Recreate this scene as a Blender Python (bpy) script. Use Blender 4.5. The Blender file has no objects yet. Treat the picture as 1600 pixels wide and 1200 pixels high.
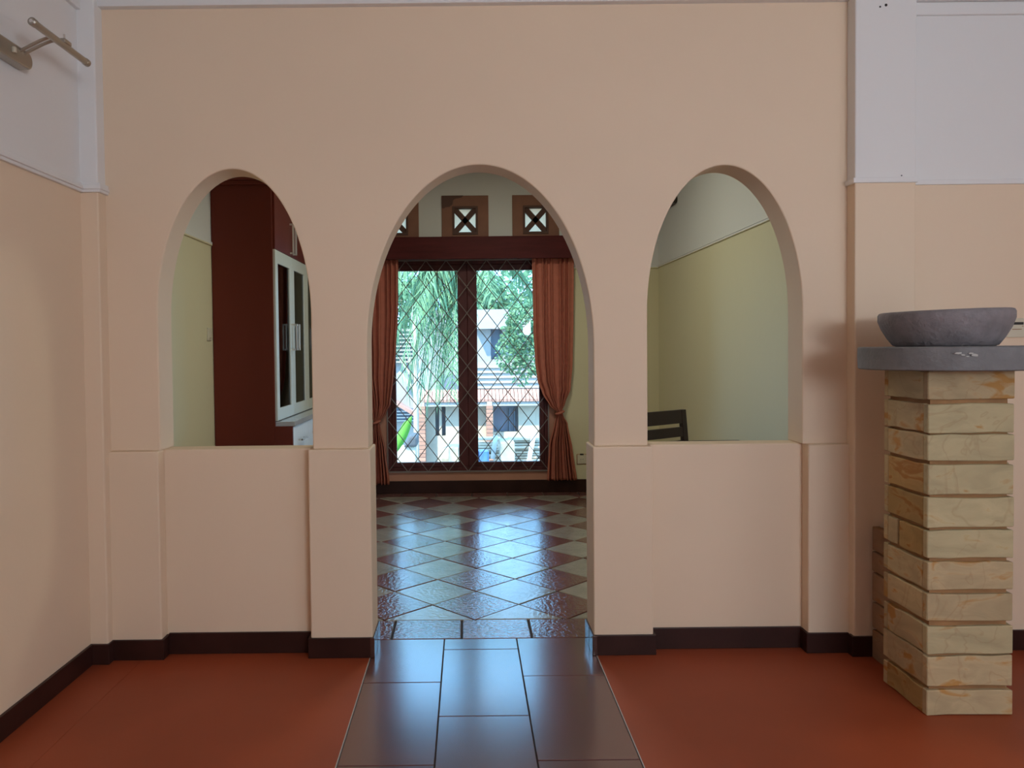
import bpy, bmesh, math, random
from mathutils import Vector, Matrix

random.seed(7)
S = bpy.context.scene
COL = S.collection
PI = math.pi

# ------------------------------------------------------------------ camera
CAM_H = 1.35
pitch, roll = math.radians(1.5), math.radians(0.6)
F = Vector((0, math.cos(pitch), -math.sin(pitch)))
U = Vector((0, math.sin(pitch), math.cos(pitch)))
R = Vector((1, 0, 0))
R2 = math.cos(roll) * R - math.sin(roll) * U
U2 = math.sin(roll) * R + math.cos(roll) * U
cam_data = bpy.data.cameras.new('camera')
cam = bpy.data.objects.new('camera', cam_data)
COL.objects.link(cam)
m = Matrix.Identity(4)
for i in range(3):
    m[i][0], m[i][1], m[i][2] = R2[i], U2[i], -F[i]
m[2][3] = CAM_H
cam.matrix_world = m
cam_data.sensor_fit = 'HORIZONTAL'
cam_data.sensor_width = 36.0
cam_data.lens = 1215.0 / 1600.0 * 36.0
cam_data.shift_x = (800 - 730.33) / 1600
cam_data.shift_y = (576.81 - 600) / 1600
cam_data.clip_start = 0.05
cam_data.clip_end = 300
S.camera = cam

# ------------------------------------------------------------------ world, sun, daylight, exposure
SKY = 8.6
world = bpy.data.worlds.new('sky')
S.world = world
world.use_nodes = True
bg = world.node_tree.nodes['Background']
bg.inputs[0].default_value = (0.25, 0.57, 1.0, 1)
bg.inputs[1].default_value = SKY


def add_light(name, kind, loc, direction, energy, color, sx=1.0, sy=1.0, angle=None, portal=False):
    d = bpy.data.lights.new(name, kind)
    d.energy = energy
    d.color = color
    if kind == 'AREA':
        d.shape = 'RECTANGLE'
        d.size, d.size_y = sx, sy
        if portal:
            d.cycles.is_portal = True
    if angle is not None:
        d.angle = angle
    o = bpy.data.objects.new(name, d)
    COL.objects.link(o)
    o.location = loc
    o.rotation_euler = Vector(direction).to_track_quat('-Z', 'Z').to_euler()
    return o


add_light('sun', 'SUN', (0, 0, 20), (0.45, 0.62, -1.0), 14.0, (1.0, 0.93, 0.80), angle=0.02)
# daylight through the openings behind and beside the camera
add_light('daylight_side_window', 'AREA', (3.14, 0.35, 1.65), (-1, 0.0, 0.10), 28, (0.77, 0.87, 1.0), 2.5, 1.5)
add_light('daylight_rear_door', 'AREA', (1.98, -2.50, 1.95), (-0.30, 1, 0.34), 118, (0.76, 0.87, 1.0), 2.0, 1.0)
add_light('window_portal', 'AREA', (0, 7.46, 1.2), (0, -1, 0), 1, (1, 1, 1), 1.5, 2.0, portal=True)

S.view_settings.view_transform = 'Standard'
S.view_settings.look = 'None'
S.view_settings.exposure = 0.0
S.view_settings.gamma = 1.0
S.view_settings.use_curve_mapping = False
S.cycles.use_denoising = True
S.cycles.use_adaptive_sampling = True
S.cycles.adaptive_threshold = 0.02
S.cycles.max_bounces = 8
S.cycles.diffuse_bounces = 5
S.cycles.caustics_reflective = False
S.cycles.caustics_refractive = False
S.cycles.sample_clamp_indirect = 8


# ------------------------------------------------------------------ materials
def new_mat(name):
    mt = bpy.data.materials.new(name)
    mt.use_nodes = True
    nt = mt.node_tree
    return mt, nt, nt.nodes['Principled BSDF'], nt.nodes['Material Output']


def rgb(c):
    return (c[0], c[1], c[2], 1.0)


def mat(name, color, rough=0.6, metal=0.0, spec=0.5, var=0.0, vscale=3.0, bump=0.0, bscale=40.0, color2=None,
        rand=0.0, stretch=None, coat=0.0, detail=4.0):
    """plain procedural surface: colour with soft noise variation, optional relief, optional per-object variation"""
    mt, nt, b, out = new_mat(name)
    b.inputs['Roughness'].default_value = rough
    b.inputs['Metallic'].default_value = metal
    b.inputs['Specular IOR Level'].default_value = spec
    b.inputs['Coat Weight'].default_value = coat
    b.inputs['Coat Roughness'].default_value = rough * 0.8
    tc = nt.nodes.new('ShaderNodeTexCoord')
    vec = tc.outputs['Object']
    if stretch:
        mp = nt.nodes.new('ShaderNodeMapping')
        mp.inputs['Scale'].default_value = stretch
        nt.links.new(vec, mp.inputs['Vector'])
        vec = mp.outputs['Vector']
    col = None
    if var > 0 or color2:
        n = nt.nodes.new('ShaderNodeTexNoise')
        n.inputs['Scale'].default_value = vscale
        n.inputs['Detail'].default_value = detail
        nt.links.new(vec, n.inputs['Vector'])
        mx = nt.nodes.new('ShaderNodeMix')
        mx.data_type = 'RGBA'
        c2 = color2 or tuple(max(0, min(1, x * (1 - var))) for x in color)
        c1 = color if color2 else tuple(min(1, x * (1 + var)) for x in color)
        mx.inputs['A'].default_value = rgb(c1)
        mx.inputs['B'].default_value = rgb(c2)
        mr = nt.nodes.new('ShaderNodeMapRange')
        mr.inputs['From Min'].default_value = 0.3
        mr.inputs['From Max'].default_value = 0.7
        nt.links.new(n.outputs['Fac'], mr.inputs['Value'])
        nt.links.new(mr.outputs['Result'], mx.inputs['Factor'])
        col = mx.outputs['Result']
    if rand > 0:
        oi = nt.nodes.new('ShaderNodeObjectInfo')
        hs = nt.nodes.new('ShaderNodeHueSaturation')
        mr = nt.nodes.new('ShaderNodeMapRange')
        mr.inputs['To Min'].default_value = 1 - rand
        mr.inputs['To Max'].default_value = 1 + rand
        nt.links.new(oi.outputs['Random'], mr.inputs['Value'])
        nt.links.new(mr.outputs['Result'], hs.inputs['Value'])
        if col:
            nt.links.new(col, hs.inputs['Color'])
        else:
            hs.inputs['Color'].default_value = rgb(color)
        col = hs.outputs['Color']
    if col:
        nt.links.new(col, b.inputs['Base Color'])
    else:
        b.inputs['Base Color'].default_value = rgb(color)
    if bump > 0:
        n2 = nt.nodes.new('ShaderNodeTexNoise')
        n2.inputs['Scale'].default_value = bscale
        n2.inputs['Detail'].default_value = 3
        nt.links.new(vec, n2.inputs['Vector'])
        bp = nt.nodes.new('ShaderNodeBump')
        bp.inputs['Strength'].default_value = bump
        bp.inputs['Distance'].default_value = 0.01
        nt.links.new(n2.outputs['Fac'], bp.inputs['Height'])
        nt.links.new(bp.outputs['Normal'], b.inputs['Normal'])
    return mt


CREAM = (0.815, 0.640, 0.470)
WHITE = (0.80, 0.785, 0.77)


def two_tone(name, z_split, low=CREAM, high=WHITE):
    """painted wall: cream below the dado line, white above it"""
    mt, nt, b, out = new_mat(name)
    g = nt.nodes.new('ShaderNodeNewGeometry')
    sp = nt.nodes.new('ShaderNodeSeparateXYZ')
    nt.links.new(g.outputs['Position'], sp.inputs[0])
    gt = nt.nodes.new('ShaderNodeMath')
    gt.operation = 'GREATER_THAN'
    gt.inputs[1].default_value = z_split
    nt.links.new(sp.outputs['Z'], gt.inputs[0])
    mx = nt.nodes.new('ShaderNodeMix')
    mx.data_type = 'RGBA'
    mx.inputs['A'].default_value = rgb(low)
    mx.inputs['B'].default_value = rgb(high)
    nt.links.new(gt.outputs[0], mx.inputs['Factor'])
    nt.links.new(mx.outputs['Result'], b.inputs['Base Color'])
    b.inputs['Roughness'].default_value = 0.65
    b.inputs['Specular IOR Level'].default_value = 0.3
    tc = nt.nodes.new('ShaderNodeTexCoord')
    n2 = nt.nodes.new('ShaderNodeTexNoise')
    n2.inputs['Scale'].default_value = 6
    n2.inputs['Detail'].default_value = 5
    nt.links.new(tc.outputs['Object'], n2.inputs['Vector'])
    bp = nt.nodes.new('ShaderNodeBump')
    bp.inputs['Strength'].default_value = 0.12
    bp.inputs['Distance'].default_value = 0.02
    nt.links.new(n2.outputs['Fac'], bp.inputs['Height'])
    nt.links.new(bp.outputs['Normal'], b.inputs['Normal'])
    return mt


M = {}
M['cream'] = mat('cream_paint', CREAM, 0.65, spec=0.3, var=0.02, vscale=1.2, bump=0.12, bscale=7)
M['white'] = mat('white_paint', WHITE, 0.6, spec=0.3, bump=0.08, bscale=7)
M['near_wall'] = two_tone('cream_white_wall', 2.05)
M['inner_wall'] = two_tone('inner_cream_white_wall', 2.09, (0.71, 0.65, 0.44), (0.74, 0.73, 0.71))
M['ceiling'] = mat('ceiling_paint', (0.8, 0.79, 0.78), 0.7)
M['skirting'] = mat('dark_skirting_tile', (0.035, 0.012, 0.009), 0.4, spec=0.25, var=0.25, vscale=6)
M['jamb_skirting'] = mat('glossy_skirting_tile', (0.07, 0.03, 0.025), 0.15, var=0.25, vscale=6)
M['terracotta'] = mat('terracotta_floor', (0.32, 0.064, 0.024), 0.45, spec=0.3, var=0.12, vscale=1.6)
M['strip_tile'] = mat('dark_strip_tile', (0.115, 0.042, 0.034), 0.22, spec=1.0, var=0.15, vscale=5, rand=0.12, coat=0.7)
M['mortar'] = mat('floor_mortar', (0.05, 0.04, 0.038), 0.9)
M['tile_red'] = mat('rustic_red_tile', (0.19, 0.075, 0.066), 0.17, spec=1.0, var=0.18, vscale=9, bump=0.30, bscale=48, rand=0.15, coat=0.35)
M['tile_cream'] = mat('rustic_cream_tile', (0.35, 0.31, 0.255), 0.17, spec=1.0, var=0.14, vscale=9, bump=0.30, bscale=48, rand=0.12, coat=0.35)
M['mahogany'] = mat('dark_mahogany', (0.085, 0.016, 0.016), 0.5, spec=0.1, var=0.2, vscale=3, stretch=(1, 1, 8))
M['mahogany_frame'] = mat('window_frame_wood', (0.10, 0.030, 0.030), 0.45, spec=0.2, var=0.2, vscale=3, stretch=(6, 6, 1))
M['vent_brown'] = mat('vent_brown_paint', (0.28, 0.125, 0.08), 0.7, var=0.1, vscale=8)
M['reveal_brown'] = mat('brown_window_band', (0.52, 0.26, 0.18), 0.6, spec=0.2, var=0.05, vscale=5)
M['vent_dark'] = mat('vent_cross_paint', (0.12, 0.055, 0.04), 0.7)
M['iron'] = mat('grille_iron', (0.25, 0.215, 0.20), 0.45, metal=0.2)
M['cabinet_brown'] = mat('cabinet_mahogany_laminate', (0.15, 0.024, 0.013), 0.42, spec=0.25, var=0.1, vscale=2, stretch=(1, 1, 0.3))
M['cabinet_inside'] = mat('cabinet_dark_interior', (0.06, 0.018, 0.014), 0.6)
M['door_white'] = mat('door_white_lacquer', (0.72, 0.78, 0.74), 0.3)
M['counter'] = mat('counter_gloss', (0.45, 0.47, 0.5), 0.12)
M['drawer_white'] = mat('drawer_white_lacquer', (0.78, 0.80, 0.82), 0.3)
M['chrome'] = mat('brushed_chrome', (0.75, 0.74, 0.72), 0.22, metal=1.0)
M['handle'] = mat('satin_aluminium', (0.80, 0.79, 0.76), 0.35, metal=0.35)
M['lamp_metal'] = mat('satin_nickel', (0.42, 0.38, 0.32), 0.3, metal=0.9)
M['lamp_dark'] = mat('lamp_dark_metal', (0.06, 0.045, 0.03), 0.4, metal=0.5)  # dark metal finish of the dining room wall lamp
M['dark_wood'] = mat('espresso_wood', (0.022, 0.009, 0.007), 0.4, var=0.2, vscale=4)
M['plastic'] = mat('ivory_plastic', (0.66, 0.60, 0.46), 0.4)
M['black'] = mat('black_plastic', (0.015, 0.012, 0.010), 0.5)
M['andesite'] = mat('grey_andesite', (0.21, 0.185, 0.19), 0.8, var=0.22, vscale=14, bump=0.5, bscale=60, detail=8)
M['andesite_slab'] = mat('grey_andesite_slab', (0.185, 0.18, 0.18), 0.8, var=0.16, vscale=10, bump=0.4, bscale=50, detail=8)
M['chip'] = mat('pale_stone_chip', (0.42, 0.40, 0.37), 0.8)
M['joint'] = mat('recessed_brown_mortar', (0.33, 0.17, 0.07), 0.9, var=0.2, vscale=10)


def stone_mat(name, base, stain, amount):
    mt, nt, b, out = new_mat(name)
    tc = nt.nodes.new('ShaderNodeTexCoord')
    oi = nt.nodes.new('ShaderNodeObjectInfo')
    add = nt.nodes.new('ShaderNodeVectorMath')
    add.operation = 'ADD'
    mul = nt.nodes.new('ShaderNodeMath')
    mul.operation = 'MULTIPLY'
    mul.inputs[1].default_value = 57.0
    nt.links.new(oi.outputs['Random'], mul.inputs[0])
    nt.links.new(tc.outputs['Object'], add.inputs[0])
    nt.links.new(mul.outputs[0], add.inputs[1])
    mp = nt.nodes.new('ShaderNodeMapping')
    mp.inputs['Scale'].default_value = (1, 1, 2.6)
    mp.inputs['Rotation'].default_value = (0, 0.35, 0)
    nt.links.new(add.outputs[0], mp.inputs['Vector'])
    n = nt.nodes.new('ShaderNodeTexNoise')
    n.inputs['Scale'].default_value = 6.5
    n.inputs['Detail'].default_value = 5
    n.inputs['Distortion'].default_value = 0.8
    nt.links.new(mp.outputs['Vector'], n.inputs['Vector'])
    rp = nt.nodes.new('ShaderNodeValToRGB')
    e = rp.color_ramp.elements
    e[0].position, e[0].color = 0.30, rgb(tuple(c * 0.86 for c in base))
    e[1].position, e[1].color = 0.52, rgb(base)
    x = e.new(0.64 - 0.12 * amount)
    x.color = rgb(tuple(c * 1.06 for c in base))
    x = e.new(0.72 - 0.12 * amount)
    x.color = rgb(stain)
    nt.links.new(n.outputs['Fac'], rp.inputs['Fac'])
    # thin reddish veins
    v = nt.nodes.new('ShaderNodeTexNoise')
    v.inputs['Scale'].default_value = 3.5
    v.inputs['Detail'].default_value = 3
    v.inputs['Distortion'].default_value = 1.5
    nt.links.new(add.outputs[0], v.inputs['Vector'])
    vr = nt.nodes.new('ShaderNodeValToRGB')
    ve = vr.color_ramp.elements
    ve[0].position, ve[0].color = 0.485, (0, 0, 0, 1)
    ve[1].position, ve[1].color = 0.515, (0, 0, 0, 1)
    x = ve.new(0.5)
    x.color = (0.22, 0.22, 0.22, 1)
    nt.links.new(v.outputs['Fac'], vr.inputs['Fac'])
    mx = nt.nodes.new('ShaderNodeMix')
    mx.data_type = 'RGBA'
    mx.inputs['B'].default_value = rgb((stain[0] * 0.6, stain[1] * 0.5, stain[2] * 0.5))
    nt.links.new(vr.outputs['Color'], mx.inputs['Factor'])
    nt.links.new(rp.outputs['Color'], mx.inputs['A'])
    hs = nt.nodes.new('ShaderNodeHueSaturation')
    mr = nt.nodes.new('ShaderNodeMapRange')
    mr.inputs['To Min'].default_value = 0.85
    mr.inputs['To Max'].default_value = 1.12
    nt.links.new(oi.outputs['Random'], mr.inputs['Value'])
    nt.links.new(mr.outputs['Result'], hs.inputs['Value'])
    nt.links.new(mx.outputs['Result'], hs.inputs['Color'])
    nt.links.new(hs.outputs['Color'], b.inputs['Base Color'])
    b.inputs['Roughness'].default_value = 0.8
    b.inputs['Specular IOR Level'].default_value = 0.25
    bp = nt.nodes.new('ShaderNodeBump')
    bp.inputs['Strength'].default_value = 0.35
    bp.inputs['Distance'].default_value = 0.01
    nt.links.new(n.outputs['Fac'], bp.inputs['Height'])
    nt.links.new(bp.outputs['Normal'], b.inputs['Normal'])
    return mt


M['stone_grey'] = stone_mat('palimanan_grey_stone', (0.46, 0.38, 0.22), (0.42, 0.25, 0.09), 0.0)
M['stone_buff'] = stone_mat('palimanan_buff_stone', (0.46, 0.35, 0.20), (0.44, 0.23, 0.07), 0.6)
M['stone_gold'] = stone_mat('palimanan_gold_stone', (0.44, 0.28, 0.11), (0.36, 0.17, 0.05), 0.8)
M['stone_rose'] = stone_mat('palimanan_rose_stone', (0.30, 0.175, 0.10), (0.28, 0.13, 0.05), 0.6)


def glass_mat(name, tint=(0.95, 0.97, 0.96), refl=1.0):
    mt, nt, b, out = new_mat(name)
    nt.nodes.remove(b)
    tr = nt.nodes.new('ShaderNodeBsdfTransparent')
    tr.inputs[0].default_value = rgb(tint)
    gl = nt.nodes.new('ShaderNodeBsdfGlossy')
    gl.inputs['Roughness'].default_value = 0.02
    gl.inputs[0].default_value = (refl, refl, refl, 1)
    fr = nt.nodes.new('ShaderNodeFresnel')
    fr.inputs[0].default_value = 1.5
    ms = nt.nodes.new('ShaderNodeMixShader')
    nt.links.new(fr.outputs[0], ms.inputs[0])
    nt.links.new(tr.outputs[0], ms.inputs[1])
    nt.links.new(gl.outputs[0], ms.inputs[2])
    nt.links.new(ms.outputs[0], out.inputs['Surface'])
    return mt


M['glass'] = glass_mat('clear_window_glass')
M['cab_glass'] = glass_mat('cabinet_glass', (0.45, 0.45, 0.45), 0.4)


def translucent_mat(name, color, amount, rough=0.8, var=0.1, vscale=20):
    mt = mat(name, color, rough, spec=0.2, var=var, vscale=vscale)
    nt = mt.node_tree
    b = nt.nodes['Principled BSDF']
    out = nt.nodes['Material Output']
    t = nt.nodes.new('ShaderNodeBsdfTranslucent')
    t.inputs[0].default_value = rgb(color)
    ms = nt.nodes.new('ShaderNodeMixShader')
    ms.inputs[0].default_value = amount
    nt.links.new(b.outputs[0], ms.inputs[1])
    nt.links.new(t.outputs[0], ms.inputs[2])
    nt.links.new(ms.outputs[0], out.inputs['Surface'])
    return mt


M['curtain'] = translucent_mat('terracotta_curtain', (0.62, 0.215, 0.145), 0.25, var=0.08)
M['blind'] = translucent_mat('added_fabric_blind', (0.78, 0.68, 0.58), 0.15, var=0.03)  # for the unseen blinds added to hold back sky light
M['frost'] = translucent_mat('frosted_vent_glass', (0.80, 0.66, 0.52), 0.7, var=0.02)
M['leaf'] = translucent_mat('palm_leaf', (0.13, 0.24, 0.125), 0.3, var=0.25, vscale=3)
M['leaf_tree'] = translucent_mat('tree_leaf', (0.12, 0.23, 0.12), 0.3, var=0.3, vscale=2)
M['leaf_bright'] = translucent_mat('banana_leaf', (0.13, 0.36, 0.06), 0.4, var=0.2, vscale=6)
M['bark'] = mat('grey_bark', (0.22, 0.18, 0.14), 0.9, var=0.3, vscale=9)
M['out_white'] = mat('house_white_render', (0.26, 0.245, 0.225), 0.8, var=0.06, vscale=1)
M['out_cream'] = mat('house_cream_render', (0.35, 0.30, 0.23), 0.8, var=0.08, vscale=1)
M['brick'] = mat('house_brick', (0.30, 0.15, 0.10), 0.85, rand=0.15)
M['out_glass'] = mat('house_dark_glass', (0.10, 0.13, 0.17), 0.3)
M['out_grey'] = mat('house_grey_shutter', (0.11, 0.12, 0.15), 0.6)
M['roof_red'] = mat('house_red_roof', (0.30, 0.16, 0.12), 0.8, var=0.2, vscale=5)
M['plank'] = mat('weathered_plank', (0.46, 0.38, 0.29), 0.85, rand=0.3)
M['plank_pale'] = mat('pale_plank', (0.5, 0.49, 0.47), 0.8)
M['crate'] = mat('weathered_crate', (0.30, 0.27, 0.20), 0.9, var=0.25, vscale=6)
M['ground'] = mat('dusty_ground', (0.34, 0.32, 0.28), 0.95, var=0.2, vscale=2)
M['blue'] = mat('blue_plastic', (0.07, 0.16, 0.36), 0.5)
M['black_tarp'] = mat('dark_tarp', (0.05, 0.055, 0.06), 0.7)


# ------------------------------------------------------------------ mesh helpers
def world_off(o):
    v = Vector((0, 0, 0))
    while o is not None:
        v = v + o.location
        o = o.parent
    return v


def setp(o, label=None, cat=None, group=None, kind=None):
    if label:
        o['label'] = label
    if cat:
        o['category'] = cat
    if group:
        o['group'] = group
    if kind:
        o['kind'] = kind
    return o


def mk(name, bm, material, parent=None, local=False, smooth=False, bevel=0.0, seg=2, angle=35, solid=0.0, **props):
    bmesh.ops.recalc_face_normals(bm, faces=bm.faces[:])
    if parent is not None and not local:
        bmesh.ops.translate(bm, vec=-world_off(parent), verts=bm.verts[:])
    me = bpy.data.meshes.new(name)
    bm.to_mesh(me)
    bm.free()
    if smooth:
        me.polygons.foreach_set('use_smooth', [True] * len(me.polygons))
        if smooth != 'all':
            me.set_sharp_from_angle(angle=math.radians(40))
    me.materials.append(M[material])
    o = bpy.data.objects.new(name, me)
    COL.objects.link(o)
    if parent is not None:
        o.parent = parent
    if solid > 0:
        md = o.modifiers.new('thickness', 'SOLIDIFY')
        md.thickness = solid
        md.offset = 0
    if bevel > 0:
        md = o.modifiers.new('soft_edges', 'BEVEL')
        md.width = bevel
        md.segments = seg
        md.limit_method = 'ANGLE'
        md.angle_limit = math.radians(angle)
    return setp(o, **props)


def empty(name, loc, rz=0.0, **props):
    o = bpy.data.objects.new(name, None)
    o.empty_display_size = 0.1
    COL.objects.link(o)
    o.location = loc
    o.rotation_euler = (0, 0, rz)
    return setp(o, **props)


def box(bm, x0, x1, y0, y1, z0, z1):
    vs = [bm.verts.new((x, y, z)) for z in (z0, z1) for y in (y0, y1) for x in (x0, x1)]
    for f in ((0, 2, 3, 1), (4, 5, 7, 6), (0, 1, 5, 4), (2, 6, 7, 3), (0, 4, 6, 2), (1, 3, 7, 5)):
        bm.faces.new([vs[i] for i in f])
    return vs


def B(*boxes):
    bm = bmesh.new()
    for b in boxes:
        box(bm, *b)
    return bm


def prism(bm, pts, z0, z1):
    """vertical prism over an xy polygon"""
    a = [bm.verts.new((p[0], p[1], z0)) for p in pts]
    b = [bm.verts.new((p[0], p[1], z1)) for p in pts]
    bm.faces.new(a[::-1])
    bm.faces.new(b)
    n = len(pts)
    for i in range(n):
        bm.faces.new((a[i], a[(i + 1) % n], b[(i + 1) % n], b[i]))


def tube(bm, pts, rad, n=8, caps=True):
    pts = [Vector(p) for p in pts]
    rads = rad if isinstance(rad, (list, tuple)) else [rad] * len(pts)
    rings = []
    ref = None
    for i, p in enumerate(pts):
        d = (pts[min(i + 1, len(pts) - 1)] - pts[max(i - 1, 0)]).normalized()
        if ref is None:
            ref = Vector((0, 0, 1)) if abs(d.z) < 0.9 else Vector((1, 0, 0))
        a = d.cross(ref).normalized()
        b = a.cross(d).normalized()
        ref = b
        rings.append([bm.verts.new(p + rads[i] * (math.cos(2 * PI * k / n) * a + math.sin(2 * PI * k / n) * b)) for k in range(n)])
    for r0, r1 in zip(rings, rings[1:]):
        for k in range(n):
            bm.faces.new((r0[k], r0[(k + 1) % n], r1[(k + 1) % n], r1[k]))
    if caps:
        bm.faces.new(rings[0][::-1])
        bm.faces.new(rings[-1])


def lathe(bm, prof, c, n=48, jitter=None):
    """prof: list of (r, z) from bottom centre to top centre"""
    rings = []
    for r, z in prof:
        if r < 1e-6:
            rings.append([bm.verts.new((c[0], c[1], c[2] + z))])
        else:
            rings.append([bm.verts.new((c[0] + r * math.cos(2 * PI * k / n), c[1] + r * math.sin(2 * PI * k / n), c[2] + z)) for k in range(n)])
    for a, b in zip(rings, rings[1:]):
        for k in range(n):
            k2 = (k + 1) % n
            if len(a) == 1:
                bm.faces.new((a[0], b[k2], b[k]))
            elif len(b) == 1:
                bm.faces.new((a[k], a[k2], b[0]))
            else:
                bm.faces.new((a[k], a[k2], b[k2], b[k]))


def grid_wall(xs, zs, holes, y0, y1, axis='y'):
    """solid wall slab with rectangular holes; xs/zs are the full extents, holes = (x0,x1,z0,z1)"""
    X = sorted(set(list(xs) + [v for h in holes for v in h[:2]]))
    Z = sorted(set(list(zs) + [v for h in holes for v in h[2:]]))
    bm = bmesh.new()
    cache = {}

    def V(x, y, z):
        k = (round(x, 5), round(y, 5), round(z, 5))
        if k not in cache:
            cache[k] = bm.verts.new((x, y, z) if axis == 'y' else (y, x, z))
        return cache[k]

    def solid(i, j):
        if i < 0 or j < 0 or i >= len(X) - 1 or j >= len(Z) - 1:
            return False
        cx, cz = (X[i] + X[i + 1]) / 2, (Z[j] + Z[j + 1]) / 2
        return not any(h[0] < cx < h[1] and h[2] < cz < h[3] for h in holes)
    for i in range(len(X) - 1):
        for j in range(len(Z) - 1):
            if not solid(i, j):
                continue
            a, b, c, d = X[i], X[i + 1], Z[j], Z[j + 1]
            bm.faces.new((V(a, y0, c), V(b, y0, c), V(b, y0, d), V(a, y0, d)))
            bm.faces.new((V(a, y1, c), V(a, y1, d), V(b, y1, d), V(b, y1, c)))
            if not solid(i - 1, j):
                bm.faces.new((V(a, y0, c), V(a, y0, d), V(a, y1, d), V(a, y1, c)))
            if not solid(i + 1, j):
                bm.faces.new((V(b, y0, c), V(b, y1, c), V(b, y1, d), V(b, y0, d)))
            if not solid(i, j - 1):
                bm.faces.new((V(a, y0, c), V(a, y1, c), V(b, y1, c), V(b, y0, c)))
            if not solid(i, j + 1):
                bm.faces.new((V(a, y0, d), V(b, y0, d), V(b, y1, d), V(a, y1, d)))
    return bm


ST = dict(kind='structure')

# ------------------------------------------------------------------ room dimensions
XL = -1.645            # near room, left wall
XR = 3.10              # near room, right wall (outside the picture)
YB = -2.60             # near room, back wall (behind the camera)
YA = 3.41              # arch wall, front face of the upper part
YA2 = 3.57             # arch wall, back face
YP = 3.385             # lower pilasters, front face
YH = 3.45              # half walls, front face
ZL = 0.915             # ledge height
ZC = 2.90              # near ceiling
IXL, IXR = -1.765, 1.79   # dining room side walls
YW = 7.26              # dining room window wall
ZCI = 3.05

# ------------------------------------------------------------------ arch wall
ARCHES = [(-1.018, 0.335, 1.50, 2.144), (0.058, 0.496, 1.36, 2.152), (1.130, 0.340, 1.50, 2.139)]
X0, X1 = XL - 0.30, 2.1


def arch_wall():
    bm = bmesh.new()
    cache = {}

    def V(x, y, z):
        k = (round(x, 5), round(y, 5), round(z, 5))
        if k not in cache:
            cache[k] = bm.verts.new((x, y, z))
        return cache[k]

    def quad(*p):
        vs = [V(*q) for q in p]
        if len(set(vs)) >= 3:
            u = []
            for v in vs:
                if v not in u:
                    u.append(v)
            try:
                bm.faces.new(u)
            except ValueError:
                pass
    xs = [(X0, ZL)]
    prof = []     # list of (x, z_bottom) polyline from left to right, vertical steps allowed
    prof.append((X0, ZL))
    for (c, a, zs, zt) in ARCHES:
        prof.append((c - a, ZL))
        N = 96
        prof.append((c - a, zs))
        for i in range(1, N):
            t = PI - PI * i / N
            prof.append((c + a * math.cos(t), zs + (zt - zs) * math.sin(t)))
        prof.append((c + a, zs))
        prof.append((c + a, ZL))
    prof.append((X1, ZL))
    top = 3.05
    spr = {}
    for (c, a, zs, zt) in ARCHES:
        spr[round(c - a, 5)] = zs
        spr[round(c + a, 5)] = zs
    for (xa, za), (xb, zb) in zip(prof, prof[1:]):
        quad((xa, YA, za), (xa, YA2, za), (xb, YA2, zb), (xb, YA, zb))      # underside / jamb
        if abs(xb - xa) > 1e-6:
            pl = [(xa, za), (xb, zb)]
            if za == ZL and zb == ZL:          # a pier: keep the springing points as vertices
                if round(xb, 5) in spr:
                    pl.append((xb, spr[round(xb, 5)]))
                pl += [(xb, top), (xa, top)]
                if round(xa, 5) in spr:
                    pl.append((xa, spr[round(xa, 5)]))
            else:
                pl += [(xb, top), (xa, top)]
            quad(*[(x, YA, z) for x, z in pl])
            quad(*[(x, YA2, z) for x, z in pl[::-1]])
            quad((xa, YA, top), (xb, YA, top), (xb, YA2, top), (xa, YA2, top))
    quad((X0, YA, ZL), (X0, YA, top), (X0, YA2, top), (X0, YA2, ZL))
    quad((X1, YA, ZL), (X1, YA2, ZL), (X1, YA2, top), (X1, YA, top))
    return bm


wa = mk('wall_arch', arch_wall(), 'cream', bevel=0.006, seg=2, angle=40,
        label='cream plaster partition wall pierced by three rounded arches', cat='wall', **ST)
PIL = [(XL - 0.1, -1.355), (-0.700, -0.428), (0.544, 0.805), (1.486, 2.0)]
for a, b in PIL:
    mk('pilaster', B((a, b, YP, YA2 + 0.012, 0, ZL + 0.001)), 'cream', wa, bevel=0.006)
for a, b in ((-1.358, -0.699), (0.804, 1.488)):
    mk('half_wall', B((a, b, YH, YA2, 0, ZL)), 'cream', wa, bevel=0.006)

# corner columns of the near room (proud of the arch wall), white above the dado line
cl = mk('wall_left_column', B((XL - 0.05, -1.570, 3.34, YA + 0.05, 0, ZC)), 'near_wall', bevel=0.006,
        label='narrow corner pier between side wall and arch wall, cream with white top', cat='wall', **ST)
cr = mk('wall_right_column', B((1.664, 1.925, 3.34, YA + 0.05, 0, ZC)), 'near_wall', bevel=0.006,
        label='wide flat pier beside the arch wall, cream with white top, behind the stone column', cat='wall', **ST)
bm = B((1.715, 1.905, 3.325, 3.345, 2.812, ZC))
mk('cap_block', bm, 'white', cr, bevel=0.012)
for x, z, r in ((1.793, 2.79, 0.006), (1.768, 2.783, 0.004), (1.862, 2.07, 0.003)):
    bm = bmesh.new()
    tube(bm, [(x, 3.3385, z), (x, 3.345, z)], r, 8)
    mk('nail_hole', bm, 'black', cr)

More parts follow.
